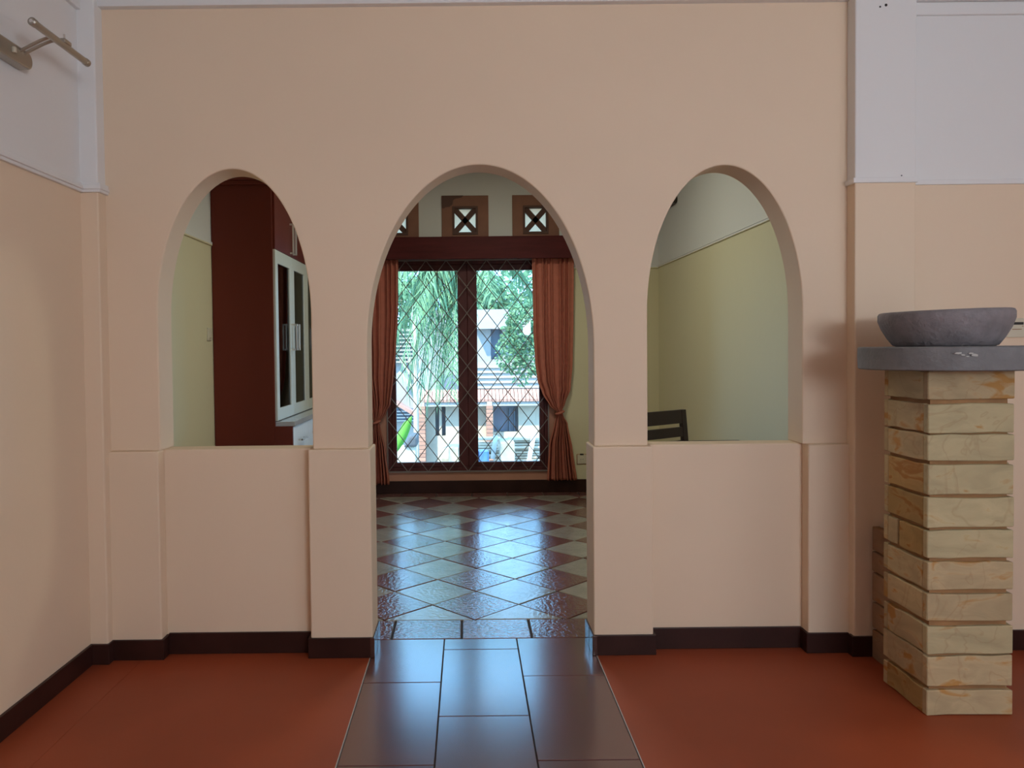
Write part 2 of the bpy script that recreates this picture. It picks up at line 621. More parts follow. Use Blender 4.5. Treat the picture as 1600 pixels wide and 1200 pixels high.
wl = mk('wall_left', B((XL - 0.15, XL, YB, YA, 0, ZC)), 'near_wall',
        label='side wall in cream below a thin rail and white above, with picture light', cat='wall', **ST)
wr2 = mk('wall_right_recess', B((1.92, XR + 0.1, 3.395, YA2, 0, ZC)), 'near_wall',
         label='recessed wall behind the stone bowl, cream below and white above', cat='wall', **ST)
mk('wall_right', grid_wall((YB, YA), (0, ZC), [(-0.95, 1.65, 0.85, 2.45)], XR, XR + 0.15, axis='x'), 'near_wall',
   label='side wall of the front room with a wide window opening', cat='wall', **ST)
mk('wall_back', grid_wall((XL, XR), (0, ZC), [(0.93, 3.0, 0.9, 2.50)], YB - 0.15, YB), 'near_wall',
   label='rear wall of the front room with a wide window opening', cat='wall', **ST)
mk('ceiling', B((XL - 0.15, XR + 0.15, YB - 1.6, YA + 0.08, ZC, ZC + 0.15)), 'ceiling',
   label='plain white ceiling of the front room', cat='ceiling', **ST)

mk('window_2', B((XR + 0.06, XR + 0.075, -0.97, 1.67, 0.83, 2.47)), 'blind',  # out of view, blind added to keep sky light out
   label='side window of the front room covered by a fabric blind added to cut sky light', cat='window', **ST)
mk('window_3', B((0.91, 3.02, YB - 0.085, YB - 0.07, 0.88, 2.52)), 'blind',  # second added blind, dims the sky entering from behind
   label='wide rear window of the front room covered by a fabric blind added to cut sky light', cat='window', **ST)

# dado rails and cornices (near room)
t1 = mk('trim_1', B((XL - 0.01, XL + 0.014, YB, 3.345, 2.034, 2.075), (XL - 0.01, XL + 0.022, YB, 3.345, 2.046, 2.060)), 'white', bevel=0.003,
        label='slim dado rail along the side wall below the picture light', cat='trim', **ST)
t2 = mk('trim_2', B((XL, -1.556, 3.328, YA + 0.02, 2.034, 2.075), (XL, -1.552, 3.322, YA + 0.02, 2.046, 2.060)), 'white', bevel=0.003,
        label='short dado rail wrapping the narrow corner pier', cat='trim', **ST)
t3 = mk('trim_3', B((1.654, 1.93, 3.332, YA + 0.02, 2.040, 2.062), (1.92, XR, 3.387, YA, 2.040, 2.062)), 'white', bevel=0.003,
        label='slim white dado rail along the pier and recess behind the stone bowl', cat='trim', **ST)
t4 = mk('trim_4', B((XL, 1.68, 3.375, YA + 0.02, 2.835, ZC)), 'white', bevel=0.004,
        label='white cornice strip along the top of the arch wall', cat='trim', **ST)
t5 = mk('trim_5', B((1.92, XR, 3.382, YA, 2.765, 2.82), (1.92, XR, 3.365, YA, 2.82, ZC)), 'white', bevel=0.006,
        label='white cornice along the top of the recessed wall', cat='trim', **ST)
t6 = mk('trim_6', B((XL - 0.01, XL + 0.02, YB, 3.34, 2.805, ZC)), 'white', bevel=0.004,
        label='white cornice along the top of the side wall with picture light', cat='trim', **ST)

# baseboards, near room: dark glossy skirting following every step of the wall
BH = 0.088
mk('baseboard_left', B((XL - 0.01, XL + 0.012, YB, 3.345, 0, BH)), 'skirting', bevel=0.002,
   label='dark brown skirting along the side wall', cat='baseboard', **ST)
bb = mk('baseboard_arch', B((XL, -1.562, 3.328, 3.40, 0, BH), ), 'skirting', bevel=0.002,
        label='dark brown skirting stepping along the foot of the arch wall', cat='baseboard', **ST)
for s in ((-1.585, -1.343, YP - 0.012, YH, 0, BH), (-1.345, -0.708, YH - 0.012, YH + 0.03, 0, BH + 0.006),
          (-0.710, -0.430, YP - 0.012, YH, 0, BH), (0.546, 0.815, YP - 0.012, YH, 0, BH),
          (0.813, 1.480, YH - 0.012, YH + 0.03, 0, BH + 0.006), (1.474, 1.66, YP - 0.012, YH, 0, BH)):
    mk('skirting_tile', B(s), 'skirting', bb, bevel=0.002)
mk('baseboard_right', B((1.652, 1.935, 3.328, 3.37, 0, BH), (1.92, XR, 3.383, 3.40, 0, BH)), 'skirting', bevel=0.002,
   label='dark brown skirting behind the stone column', cat='baseboard', **ST)
bj = mk('baseboard_jamb', B((-0.440, -0.419, YP - 0.014, YP + 0.085, 0, BH)), 'jamb_skirting', bevel=0.003,
        label='glossy brown skirting tiles lining the arched doorway sides', cat='baseboard', **ST)
for s in ((-0.440, -0.419, YP + 0.088, YA2 + 0.02, 0, BH), (0.535, 0.557, YP - 0.014, YP + 0.085, 0, BH), (0.535, 0.557, YP + 0.088, YA2 + 0.02, 0, BH)):
    mk('skirting_tile', B(s), 'jamb_skirting', bj, bevel=0.003)

# ------------------------------------------------------------------ floors
fl = mk('floor', B((XL - 0.2, XR + 0.1, YB - 0.1, YW + 0.1, -0.08, -0.006)), 'mortar',
        label='floor of terracotta slabs, dark walkway tiles and diamond tiles', cat='floor', **ST)
for s in ((XL, -1.4405, YB, 3.46), (-1.4395, -0.4425, YB, 3.46), (0.5575, XR, YB, 3.46)):
    mk('floor_slab', B((s[0], s[1], s[2], s[3], -0.02, 0.0)), 'terracotta', fl)
mk('edge_strip', B((-0.4423, -0.4385, YB, 3.40, -0.02, 0.0)), 'chip', fl)
mk('edge_strip', B((0.5535, 0.5573, YB, 3.40, -0.02, 0.0)), 'chip', fl)
G = 0.0022
for (a, b), joints in zip(((-0.4385, -0.120), (-0.120, 0.2155), (0.2155, 0.5535)),
                          ((3.588, 3.119, 2.49, 1.855, 1.22, 0.585, -0.05, -0.7, -1.3, -1.95, YB),
                           (3.588, 3.460, 2.825, 2.19, 1.555, 0.92, 0.285, -0.35, -0.98, -1.6, -2.25, YB),
                           (3.588, 3.170, 2.512, 1.877, 1.24, 0.605, -0.03, -0.67, -1.3, -1.93, YB))):
    for y1, y0 in zip(joints, joints[1:]):
        mk('walkway_tile', B((a + G, b - G, y0 + G, y1 - G, -0.02, random.uniform(-0.0003, 0.0006))), 'strip_tile', fl, bevel=0.0015, seg=1)

# dining room: border rows and diamond field
TY0, TY1 = 3.845, 7.085
bx = -1.765
edges = [-1.685 + 0.329 * i for i in range(-1, 12)]
edges = [IXL] + [e for e in edges if IXL + 0.03 < e < IXR - 0.03] + [IXR]
for a, b in zip(edges, edges[1:]):
    mk('border_tile', B((a + 0.005, b - 0.005, 3.592, TY0 - 0.004, -0.02, random.uniform(-0.001, 0.0015))), 'tile_red', fl, bevel=0.003, seg=1)
edges2 = [e + 0.07 for e in edges[1:-1]]
edges2 = [IXL] + edges2 + [IXR]
for a, b in zip(edges2, edges2[1:]):
    mk('border_tile', B((a + 0.004, b - 0.004, TY1 + 0.004, YW - 0.012, -0.02, 0.0)), 'tile_red', fl, bevel=0.003, seg=1)


def clip(poly, ax, val, keep_greater):
    out = []
    n = len(poly)
    for i in range(n):
        p, q = poly[i], poly[(i + 1) % n]
        dp = (p[ax] - val) * (1 if keep_greater else -1)
        dq = (q[ax] - val) * (1 if keep_greater else -1)
        if dp >= 0:
            out.append(p)
        if (dp >= 0) != (dq >= 0):
            t = dp / (dp - dq)
            out.append((p[0] + t * (q[0] - p[0]), p[1] + t * (q[1] - p[1])))
    return out


HD = 0.2265         # half diagonal of a diamond tile
g = 0.0045
ang = math.radians(-1.2)
ca, sa = math.cos(ang), math.sin(ang)
for i in range(-10, 11):
    for j in range(-2, 18):
        if (i + j) % 2:
            continue
        u, v = i * HD, j * HD
        cx = 0.030 + ca * u - sa * v
        cy = 4.068 + sa * u + ca * v
        e = HD - g
        poly = [(cx + ca * px - sa * py, cy + sa * px + ca * py) for px, py in ((e, 0), (0, e), (-e, 0), (0, -e))]
        for ax, val, gr in ((0, IXL + 0.006, True), (0, IXR - 0.006, False), (1, TY0 + 0.002, True), (1, TY1 - 0.002, False)):
            poly = clip(poly, ax, val, gr)
            if len(poly) < 3:
                break
        if len(poly) < 3:
            continue
        area = abs(sum(poly[k][0] * poly[(k + 1) % len(poly)][1] - poly[(k + 1) % len(poly)][0] * poly[k][1] for k in range(len(poly)))) / 2
        if area < 0.0008:
            continue
        bm = bmesh.new()
        prism(bm, poly, -0.02, random.uniform(-0.0008, 0.0014))
        mk('diamond_tile', bm, 'tile_red' if j % 2 == 0 else 'tile_cream', fl, bevel=0.003, seg=1)

# ------------------------------------------------------------------ dining room shell
VENTS = [(-0.655,), (-0.007,), (0.648,)]
vent_holes = [(c[0] - 0.108, c[0] + 0.108, 2.420, 2.662) for c in VENTS]
ww = mk('wall_window', grid_wall((IXL - 0.15, IXR + 0.15), (-0.05, ZCI), [(-0.755, 0.757, 0.200, 2.180)] + vent_holes, YW, YW + 0.16), 'inner_wall',
        label='far wall of the dining room around the tall window and vents', cat='wall', **ST)
mk('wall_inner_left', B((IXL - 0.15, IXL, YA2, YW + 0.16, 0, ZCI)), 'inner_wall',
   label='dining room side wall beside the tall brown cabinet', cat='wall', **ST)
mk('wall_inner_right', B((IXR, IXR + 0.15, YA2, YW + 0.16, 0, ZCI)), 'inner_wall',
   label='dining room side wall beside the dark chair', cat='wall', **ST)
mk('ceiling_inner', B((IXL - 0.15, IXR + 0.15, YA + 0.03, YW + 0.35, ZCI, ZCI + 0.15)), 'ceiling',
   label='white ceiling of the dining room', cat='ceiling', **ST)
mk('trim_7', B((IXR - 0.010, IXR + 0.01, YA2, YW, 2.086, 2.108), (IXR - 0.014, IXR + 0.01, YA2, YW, 2.100, 2.108)), 'inner_wall', bevel=0.004,
   label='pale dado moulding on the wall beside the dark chair', cat='trim', **ST)
mk('trim_8', B((IXL - 0.01, IXL + 0.012, YA2, 5.40, 2.080, 2.106)), 'inner_wall', bevel=0.004,
   label='dado moulding on the wall beside the tall brown cabinet', cat='trim', **ST)
mk('trim_9', B((0.80, IXR, YW - 0.012, YW + 0.01, 2.080, 2.106)), 'inner_wall', bevel=0.004,
   label='dado moulding on the far wall beside the window', cat='trim', **ST)
mk('baseboard_window', B((IXL, IXR, YW - 0.014, YW + 0.01, 0, 0.118)), 'skirting', bevel=0.003,
   label='tall dark skirting below the dining room window', cat='baseboard', **ST)
mk('baseboard_inner', B((IXR - 0.012, IXR + 0.01, YA2, YW, 0, 0.1), (IXL - 0.01, IXL + 0.012, YA2, 5.38, 0, 0.1)), 'skirting', bevel=0.003,
   label='dark skirting along the dining room side walls', cat='baseboard', **ST)
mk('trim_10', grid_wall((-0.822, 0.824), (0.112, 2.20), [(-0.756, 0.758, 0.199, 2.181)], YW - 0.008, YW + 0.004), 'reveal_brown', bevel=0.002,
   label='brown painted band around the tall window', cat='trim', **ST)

# vents above the window
for k, (c,) in enumerate(VENTS):
    names = ['half hidden by the arch edge', 'the middle one with stained corner', 'above the fully seen curtain']
    t = empty('ventilation_block', (c, YW, 2.38), label='brown vent panel with crossed opening, ' + names[k], cat='vent', group='vent panels above the window')
    w = 0.217
    bm = grid_wall((c - w, c + w), (2.375, 2.770), [(c - 0.108, c + 0.108, 2.420, 2.662)], YW - 0.012, YW + 0.004)
    mk('panel', bm, 'vent_brown', t, bevel=0.003)
    bm = grid_wall((c - 0.118, c + 0.118), (2.408, 2.672), [(c - 0.098, c + 0.098, 2.432, 2.652)], YW - 0.02, YW + 0.05)
    mk('frame', bm, 'vent_dark', t, bevel=0.002)
    for s in (1, -1):
        bm = bmesh.new()
        dx, dz = 0.103, 0.115
        L = math.hypot(dx, dz)
        nx, nz = -dz / L * 0.024, s * dx / L * 0.024
        pts = [(c - dx + nx, 2.542 - s * dz + nz), (c - dx - nx, 2.542 - s * dz - nz), (c + dx - nx, 2.542 + s * dz - nz), (c + dx + nx, 2.542 + s * dz + nz)]
        a = [bm.verts.new((p[0], YW + 0.004, p[1])) for p in pts]
        b = [bm.verts.new((p[0], YW + 0.04, p[1])) for p in pts]
        bm.faces.new(a)
        bm.faces.new(b[::-1])
        for q in range(4):
            bm.faces.new((a[q], b[q], b[(q + 1) % 4], a[(q + 1) % 4]))
        mk('cross_bar', bm, 'vent_dark', t)
    mk('pane', B((c - 0.108, c + 0.108, YW + 0.07, YW + 0.076, 2.42, 2.662)), 'frost', t)
    if k == 1:
        bm = bmesh.new()
        pts = [(-0.224, 2.771), (-0.224, 2.660), (-0.205, 2.652), (-0.185, 2.664), (-0.150, 2.668), (-0.122, 2.690), (-0.118, 2.725), (-0.100, 2.740), (-0.04, 2.752), (-0.02, 2.771)]
        vs = [bm.verts.new((p[0], YW - 0.0135, p[1])) for p in pts]
        bm.faces.new(vs)
        mk('damp_stain', bm, 'vent_dark', t, solid=0.001)

# ------------------------------------------------------------------ window 1 (two sashes) and its grille
win = empty('window_1', (0, YW + 0.05, 0.20), label='tall double window with dark wooden frame and sashes', cat='window', **ST)
mk('window_frame', grid_wall((-0.755, 0.757), (0.20, 2.18), [(-0.715, 0.717, 0.240, 2.140)], YW + 0.02, YW + 0.11), 'mahogany_frame', win, bevel=0.004)
mk('meeting_strip', B((-0.02, 0.03, YW + 0.079, YW + 0.092, 0.24, 2.14)), 'mahogany_frame', win)
for a, b in ((-0.715, 0.0042), (0.0048, 0.717)):
    left = a < -0.5
    ga, gb = (-0.672, -0.086) if left else (0.095, 0.673)
    sash = mk('sash', grid_wall((a, b), (0.240, 2.140), [(ga, gb, 0.284, 2.082)], YW + 0.035, YW + 0.08), 'mahogany_frame', win, bevel=0.005)
    mk('pane', B((ga - 0.005, gb + 0.005, YW + 0.055, YW + 0.060, 0.28, 2.086)), 'glass', sash)

gr = empty('window_grille', (0, YW - 0.015, 0.20), label='thin metal diamond lattice grille across the tall window', cat='grille')
gx, gz0, gz1 = 0.752, 0.205, 2.173
PX, PZ = 2 * gx / 8, (gz1 - gz0) / 8
mk('grille_frame', B((-gx, gx, YW - 0.024, YW - 0.012, gz0 - 0.006, gz0 + 0.006), (-gx, gx, YW - 0.024, YW - 0.012, gz1 - 0.006, gz1 + 0.006),
                     (-gx - 0.005, -gx + 0.005, YW - 0.024, YW - 0.012, gz0, gz1), (gx - 0.005, gx + 0.005, YW - 0.024, YW - 0.012, gz0, gz1)), 'iron', gr)
for s in (1, -1):
    for n in range(-7, 8):
        # line x/PX - s*z/PZ = const
        pts = []
        # param by z from gz0 to gz1: x = x0 + s*(z-gz0)*PX/PZ
        x0 = (n * PX - gx) if s > 0 else (n * PX + gx)
        za, zb = gz0, gz1
        xa, xb = x0, x0 + s * 8 * PX
        def zx(x):
            return gz0 + (x - x0) / (s * PX) * PZ
        lo, hi = -gx, gx
        ends = []
        for (x, z) in ((xa, za), (xb, zb)):
            if x < lo:
                x, z = lo, zx(lo)
            elif x > hi:
                x, z = hi, zx(hi)
            ends.append((x, z))
        if abs(ends[0][0] - ends[1][0]) < 0.02:
            continue
        bm = bmesh.new()
        yy = YW - 0.018 + (0.003 if s > 0 else -0.003)
        tube(bm, [(ends[0][0], yy, ends[0][1]), (ends[1][0], yy, ends[1][1])], 0.0042, 6)
        mk('grille_rod', bm, 'iron', gr, smooth=True)

# pelmet
pel = mk('pelmet_board', B((-1.14, 1.15, 7.10, 7.125, 2.168, 2.372), (-1.14, -1.115, 7.125, YW - 0.002, 2.168, 2.372), (1.125, 1.15, 7.125, YW - 0.002, 2.168, 2.372),
                           (-1.115, 1.125, 7.125, YW - 0.002, 2.350, 2.372)), 'mahogany', bevel=0.003,
         label='dark mahogany pelmet board above the tall window', cat='pelmet')

# ------------------------------------------------------------------ curtains
def lerp_tab(tab, z):
    if z >= tab[0][0]:
        return tab[0][1]
    for (z0, v0), (z1, v1) in zip(tab, tab[1:]):
        if z1 <= z <= z0:
            t = (z0 - z) / (z0 - z1)
            t = t * t * (3 - 2 * t) * 0.5 + t * 0.5
            return v0 + (v1 - v0) * t
    return tab[-1][1]


def curtain(inner, outer, ztop, zbot, ztie, folds, seed, y):
    rnd = random.Random(seed)
    ph = [rnd.uniform(0, 6.28) for _ in range(3)]
    bm = bmesh.new()
    NZ, NU = 90, 160
    rows = []
    for r in range(NZ + 1):
        z = ztop + (zbot - ztop) * r / NZ
        a, b = lerp_tab(inner, z), lerp_tab(outer, z)
        w = abs(b - a)
        near = math.exp(-((z - ztie) / 0.10) ** 2)
        amp = (0.018 + 0.012 * (1 - min(1, w / 0.4))) * (1 - 0.35 * near)
        if z < ztie:
            amp += 0.016 * min(1, (ztie - z) / 0.3)
        row = []
        for k in range(NU + 1):
            u = k / NU
            uu = u + 0.035 * math.sin(2 * PI * u * 2.3 + ph[0]) + 0.015 * math.sin(2 * PI * u * 5.1 + ph[1])
            yy = y + amp * math.sin(2 * PI * folds * uu + ph[2] + 0.35 * math.sin(z * 2.2)) + 0.35 * amp * math.sin(2 * PI * folds * 2.1 * uu + ph[1])
            # bunch of cloth is rounder near the tie
            yy -= 0.03 * near * math.sin(PI * u)
            zz = z
            if r == NZ:
                zz += 0.006 * math.sin(2 * PI * folds * uu)
            row.append(bm.verts.new((a + (b - a) * u, yy, zz)))
        rows.append(row)
    for r0, r1 in zip(rows, rows[1:]):
        for k in range(NU):
            bm.faces.new((r0[k], r0[k + 1], r1[k + 1], r1[k]))
    return bm


def tieback(cx, cz, rx, rz, y):
    bm = bmesh.new()
    pts = []
    for k in range(25):
        t = 2 * PI * k / 24
        pts.append((cx + rx * math.cos(t), y + 0.045 * math.sin(t), cz + rz * math.cos(t)))
    tube(bm, pts, 0.011, 8, caps=False)
    return bm


YC = 7.185
cur = empty('curtain', (0.88, YC, 0.12), label='rust brown curtain tied low, fully seen beside the wall socket', cat='curtain', group='tied curtains at the tall window')
ic = [(2.18, 0.605), (1.50, 0.612), (1.22, 0.625), (1.05, 0.645), (0.93, 0.69), (0.82, 0.755), (0.755, 0.825), (0.72, 0.815), (0.64, 0.795), (0.45, 0.745), (0.125, 0.725)]
oc = [(2.18, 0.992), (1.60, 0.985), (1.20, 0.975), (0.97, 0.955), (0.84, 0.905), (0.765, 0.872), (0.72, 0.885), (0.65, 0.925), (0.40, 0.972), (0.10, 1.012)]
mk('cloth', curtain(ic, oc, 2.185, 0.122, 0.755, 7, 3, YC), 'curtain', cur, smooth='all', solid=0.003)
mk('tieback', tieback(0.848, 0.752, 0.034, 0.012, YC - 0.02), 'curtain', cur, smooth='all')
cur2 = empty('curtain', (-0.9, YC, 0.12), label='rust brown curtain tied low, partly hidden behind the arch jamb', cat='curtain', group='tied curtains at the tall window')
ic2 = [(2.18, -0.628), (1.70, -0.635), (1.35, -0.658), (1.08, -0.685), (0.85, -0.715), (0.76, -0.760), (0.68, -0.822), (0.64, -0.812), (0.42, -0.765), (0.125, -0.735)]
oc2 = [(2.18, -1.03), (1.60, -1.02), (1.10, -0.99), (0.85, -0.93), (0.72, -0.885), (0.68, -0.87), (0.62, -0.90), (0.40, -0.97), (0.08, -1.02)]
mk('cloth', curtain(ic2, oc2, 2.185, 0.105, 0.68, 7, 5, YC), 'curtain', cur2, smooth='all', solid=0.003)
mk('tieback', tieback(-0.846, 0.68, 0.034, 0.012, YC - 0.02), 'curtain', cur2, smooth='all')

# wall socket beside the curtain
so = empty('wall_socket', (1.06, YW, 0.31), label='ivory wall socket low on the far wall beside the curtain', cat='socket')
mk('surround', B((1.014, 1.110, YW - 0.006, YW + 0.001, 0.256, 0.354)), 'joint', so, bevel=0.003)
mk('plate', B((1.020, 1.104, YW - 0.010, YW + 0.001, 0.262, 0.348)), 'plastic', so, bevel=0.004)
bm = bmesh.new()
tube(bm, [(1.062, YW - 0.012, 0.305), (1.062, YW - 0.005, 0.305)], 0.026, 20)
mk('socket_face', bm, 'plastic', so, bevel=0.002)
for dx in (-0.010, 0.010):
    bm = bmesh.new()
    tube(bm, [(1.062 + dx, YW - 0.0135, 0.305), (1.062 + dx, YW - 0.008, 0.305)], 0.003, 8)
    mk('pin_hole', bm, 'black', so)
mk('cover_flap', B((1.045, 1.078, YW - 0.014, YW - 0.004, 0.346, 0.358)), 'black', so, bevel=0.002)
mk('plug', B((1.106, 1.150, YW - 0.030, YW + 0.001, 0.285, 0.325)), 'black', so, bevel=0.004)

# ------------------------------------------------------------------ tall cabinet (hutch on drawers)
CY0, CY1 = 5.40, 6.96
CX0, CXU, CXB = IXL + 0.004, -1.345, -1.222
cab = empty('display_cabinet', ((CX0 + CXU) / 2, (CY0 + CY1) / 2, 0.0), label='tall mahogany cabinet with white glazed doors, seen through the arch', cat='cabinet')
mk('side_panel', B((CX0, CXU + 0.002, CY0, CY0 + 0.02, 0.0, 2.56), (CXU + 0.002, CXB + 0.002, CY0, CY0 + 0.02, 0.0, 0.822)), 'cabinet_brown', cab, bevel=0.001, seg=1)
mk('body', B((CX0, CX0 + 0.012, CY0 + 0.02, CY1, 0.855, 2.56), (CX0, CXU - 0.002, CY1 - 0.02, CY1, 0.855, 2.56), (CX0, CXU - 0.002, CY0 + 0.02, CY1 - 0.02, 2.060, 2.080),
             (CX0, CXU - 0.002, CY0 + 0.02, CY1 - 0.02, 2.540, 2.56)), 'cabinet_inside', cab)
mk('base_unit', B((CX0, CXB - 0.02, CY0 + 0.02, CY1, 0.06, 0.82), (CX0, CXB - 0.06, CY0 + 0.02, CY1, 0.0, 0.06)), 'cabinet_inside', cab)
mk('cornice', B((CX0 - 0.002, CXU + 0.025, CY0 - 0.022, CY1 + 0.02, 2.495, 2.525), (CX0 - 0.002, CXU + 0.035, CY0 - 0.032, CY1 + 0.03, 2.525, 2.60)), 'cabinet_brown', cab, bevel=0.004)
mk('counter', B((CX0, CXB + 0.014, CY0 + 0.0205, CY1, 0.822, 0.855)), 'counter', cab, bevel=0.002)
mk('shelf', B((CX0 + 0.012, CXU - 0.03, CY0 + 0.02, CY1 - 0.02, 1.655, 1.675)), 'drawer_white', cab)
mk('shelf', B((CX0 + 0.012, CXU - 0.03, CY0 + 0.02, CY1 - 0.02, 1.305, 1.325)), 'drawer_white', cab)


def bow_handle(x, y, z0, z1, out=0.035):
    bm = bmesh.new()
    box(bm, x, x + out, y - 0.006, y + 0.006, z0, z0 + 0.012)
    box(bm, x, x + out, y - 0.006, y + 0.006, z1 - 0.012, z1)
    box(bm, x + out - 0.006, x + out + 0.006, y - 0.006, y + 0.006, z0, z1)
    return bm


dw = (CY1 - CY0 - 0.02) / 3
for i in range(3):
    a = CY0 + 0.018 + i * dw
    b = a + dw - 0.004
    sgn = 1 if i % 2 == 0 else -1
    hy = (b - 0.045) if i % 2 == 0 else (a + 0.045)
    d = mk('door', grid_wall((a, b), (0.860, 2.056), [(a + 0.075, b - 0.075, 0.945, 1.965)], CXU - 0.002, CXU + 0.018, axis='x'), 'door_white', cab, bevel=0.002, label='white framed glazed cabinet door')
    mk('glass_pane', B((CXU + 0.004, CXU + 0.008, a + 0.07, b - 0.07, 0.94, 1.97)), 'cab_glass', d)
    mk('handle', bow_handle(CXU + 0.018, hy, 1.352, 1.552, 0.04), 'handle', d)
    d = mk('upper_door', B((CXU - 0.002, CXU + 0.018, a, b, 2.060, 2.492)), 'cabinet_brown', cab, bevel=0.002)
    mk('handle', bow_handle(CXU + 0.018, hy, 2.078, 2.305, 0.025), 'handle', d)
    for z0, z1 in ((0.58, 0.815), (0.335, 0.575), (0.07, 0.33)):
        d = mk('drawer', B((CXB - 0.02, CXB, a, b, z0, z1)), 'drawer_white', cab, bevel=0.002)
        zc = (z0 + z1) / 2 + 0.01
        ym = (a + b) / 2
        bm = bmesh.new()
        box(bm, CXB, CXB + 0.03, ym - 0.085, ym - 0.073, zc - 0.006, zc + 0.006)
        box(bm, CXB, CXB + 0.03, ym + 0.073, ym + 0.085, zc - 0.006, zc + 0.006)
        box(bm, CXB + 0.022, CXB + 0.034, ym - 0.085, ym + 0.085, zc - 0.006, zc + 0.006)
        mk('handle', bm, 'chrome', d)

# light switch next to the cabinet
sw = empty('light_switch', (IXL, 5.32, 1.47), label='ivory light switch on the wall beside the tall cabinet', cat='switch')
mk('plate', B((IXL - 0.001, IXL + 0.011, 5.275, 5.36, 1.425, 1.512)), 'plastic', sw, bevel=0.003)
mk('rocker', B((IXL + 0.010, IXL + 0.017, 5.295, 5.34, 1.442, 1.495)), 'plastic', sw, bevel=0.002)

# ------------------------------------------------------------------ dining chair and table
ch = empty('dining_chair', (1.100, 4.335, 0), math.radians(36), label='dark wooden dining chair with slatted back above the ledge', cat='chair')
# local frame: back lies along local x, the seat points to -y
W2 = 0.215
TILT = 0.10


def bk(z):
    return 0.0 + max(0, z - 0.45) * TILT


for sx in (-1, 1):
    bm = bmesh.new()
    x0, x1 = (sx * W2 - 0.019, sx * W2 + 0.019)
    vs = []
    for z in (0.0, 0.45, 0.985):
        y = bk(z) + (0.05 if z == 0 else 0)
        vs.append([bm.verts.new(p) for p in ((x0, y - 0.014, z), (x1, y - 0.014, z), (x1, y + 0.014, z), (x0, y + 0.014, z))])
    for r0, r1 in zip(vs, vs[1:]):
        for k in range(4):
            bm.faces.new((r0[k], r0[(k + 1) % 4], r1[(k + 1) % 4], r1[k]))
    bm.faces.new(vs[0][::-1])
    bm.faces.new(vs[-1])
    mk('back_post', bm, 'dark_wood', ch, local=True, bevel=0.002)
    bm = bmesh.new()
    box(bm, sx * (W2 - 0.01) - 0.019, sx * (W2 - 0.01) + 0.019, -0.435, -0.397, 0, 0.43)
    mk('leg', bm, 'dark_wood', ch, local=True, bevel=0.003)
bm = bmesh.new()
box(bm, -W2 - 0.01, W2 + 0.01, -0.445, 0.012, 0.43, 0.465)
mk('seat', bm, 'dark_wood', ch, local=True, bevel=0.01)
for z0, z1 in ((0.908, 0.985), (0.832, 0.886), (0.756, 0.810), (0.680, 0.734)):
    bm = bmesh.new()
    ya, yb = bk(z0), bk(z1)
    v = [bm.verts.new(p) for p in ((-W2, ya - 0.011, z0), (W2, ya - 0.011, z0), (W2, ya + 0.011, z0), (-W2, ya + 0.011, z0),
                                   (-W2, yb - 0.011, z1), (W2, yb - 0.011, z1), (W2, yb + 0.011, z1), (-W2, yb + 0.011, z1))]
    for f in ((0, 3, 2, 1), (4, 5, 6, 7), (0, 1, 5, 4), (2, 3, 7, 6), (0, 4, 7, 3), (1, 2, 6, 5)):
        bm.faces.new([v[i] for i in f])
    mk('back_slat', bm, 'dark_wood', ch, local=True, bevel=0.002)

tb = empty('dining_table', (1.56, 4.82, 0), label='narrow dark wooden table whose edge peeks over the ledge', cat='table')
mk('table_top', B((1.365, 1.752, 4.62, 5.02, 0.712, 0.742)), 'dark_wood', tb, bevel=0.003)
mk('apron', B((1.39, 1.73, 4.645, 4.995, 0.64, 0.712)), 'dark_wood', tb)
for x in (1.385, 1.69):
    for y in (4.64, 4.955):
        mk('leg', B((x, x + 0.045, y, y + 0.045, 0, 0.712)), 'dark_wood', tb, bevel=0.003)

# ------------------------------------------------------------------ added dining room fill lamp (unseen, above the arches' line of sight)
cl_t = empty('added_fill_lamp', (0.25, 5.3, ZCI), label='unseen round lamp added to brighten the dining room', cat='lamp')
bm = bmesh.new()
lathe(bm, [(0, -0.03), (0.24, -0.03), (0.25, -0.02), (0.25, 0.0), (0, 0.0)], (0.25, 5.3, ZCI), 32)
mk('base', bm, 'white', cl_t, smooth=True)
add_light('added_fill_light', 'AREA', (0.25, 5.3, ZCI - 0.045), (0, 0, -1), 22, (0.96, 0.97, 0.78), 0.42, 0.42)  # added fill, lifts the dining room beyond its window light

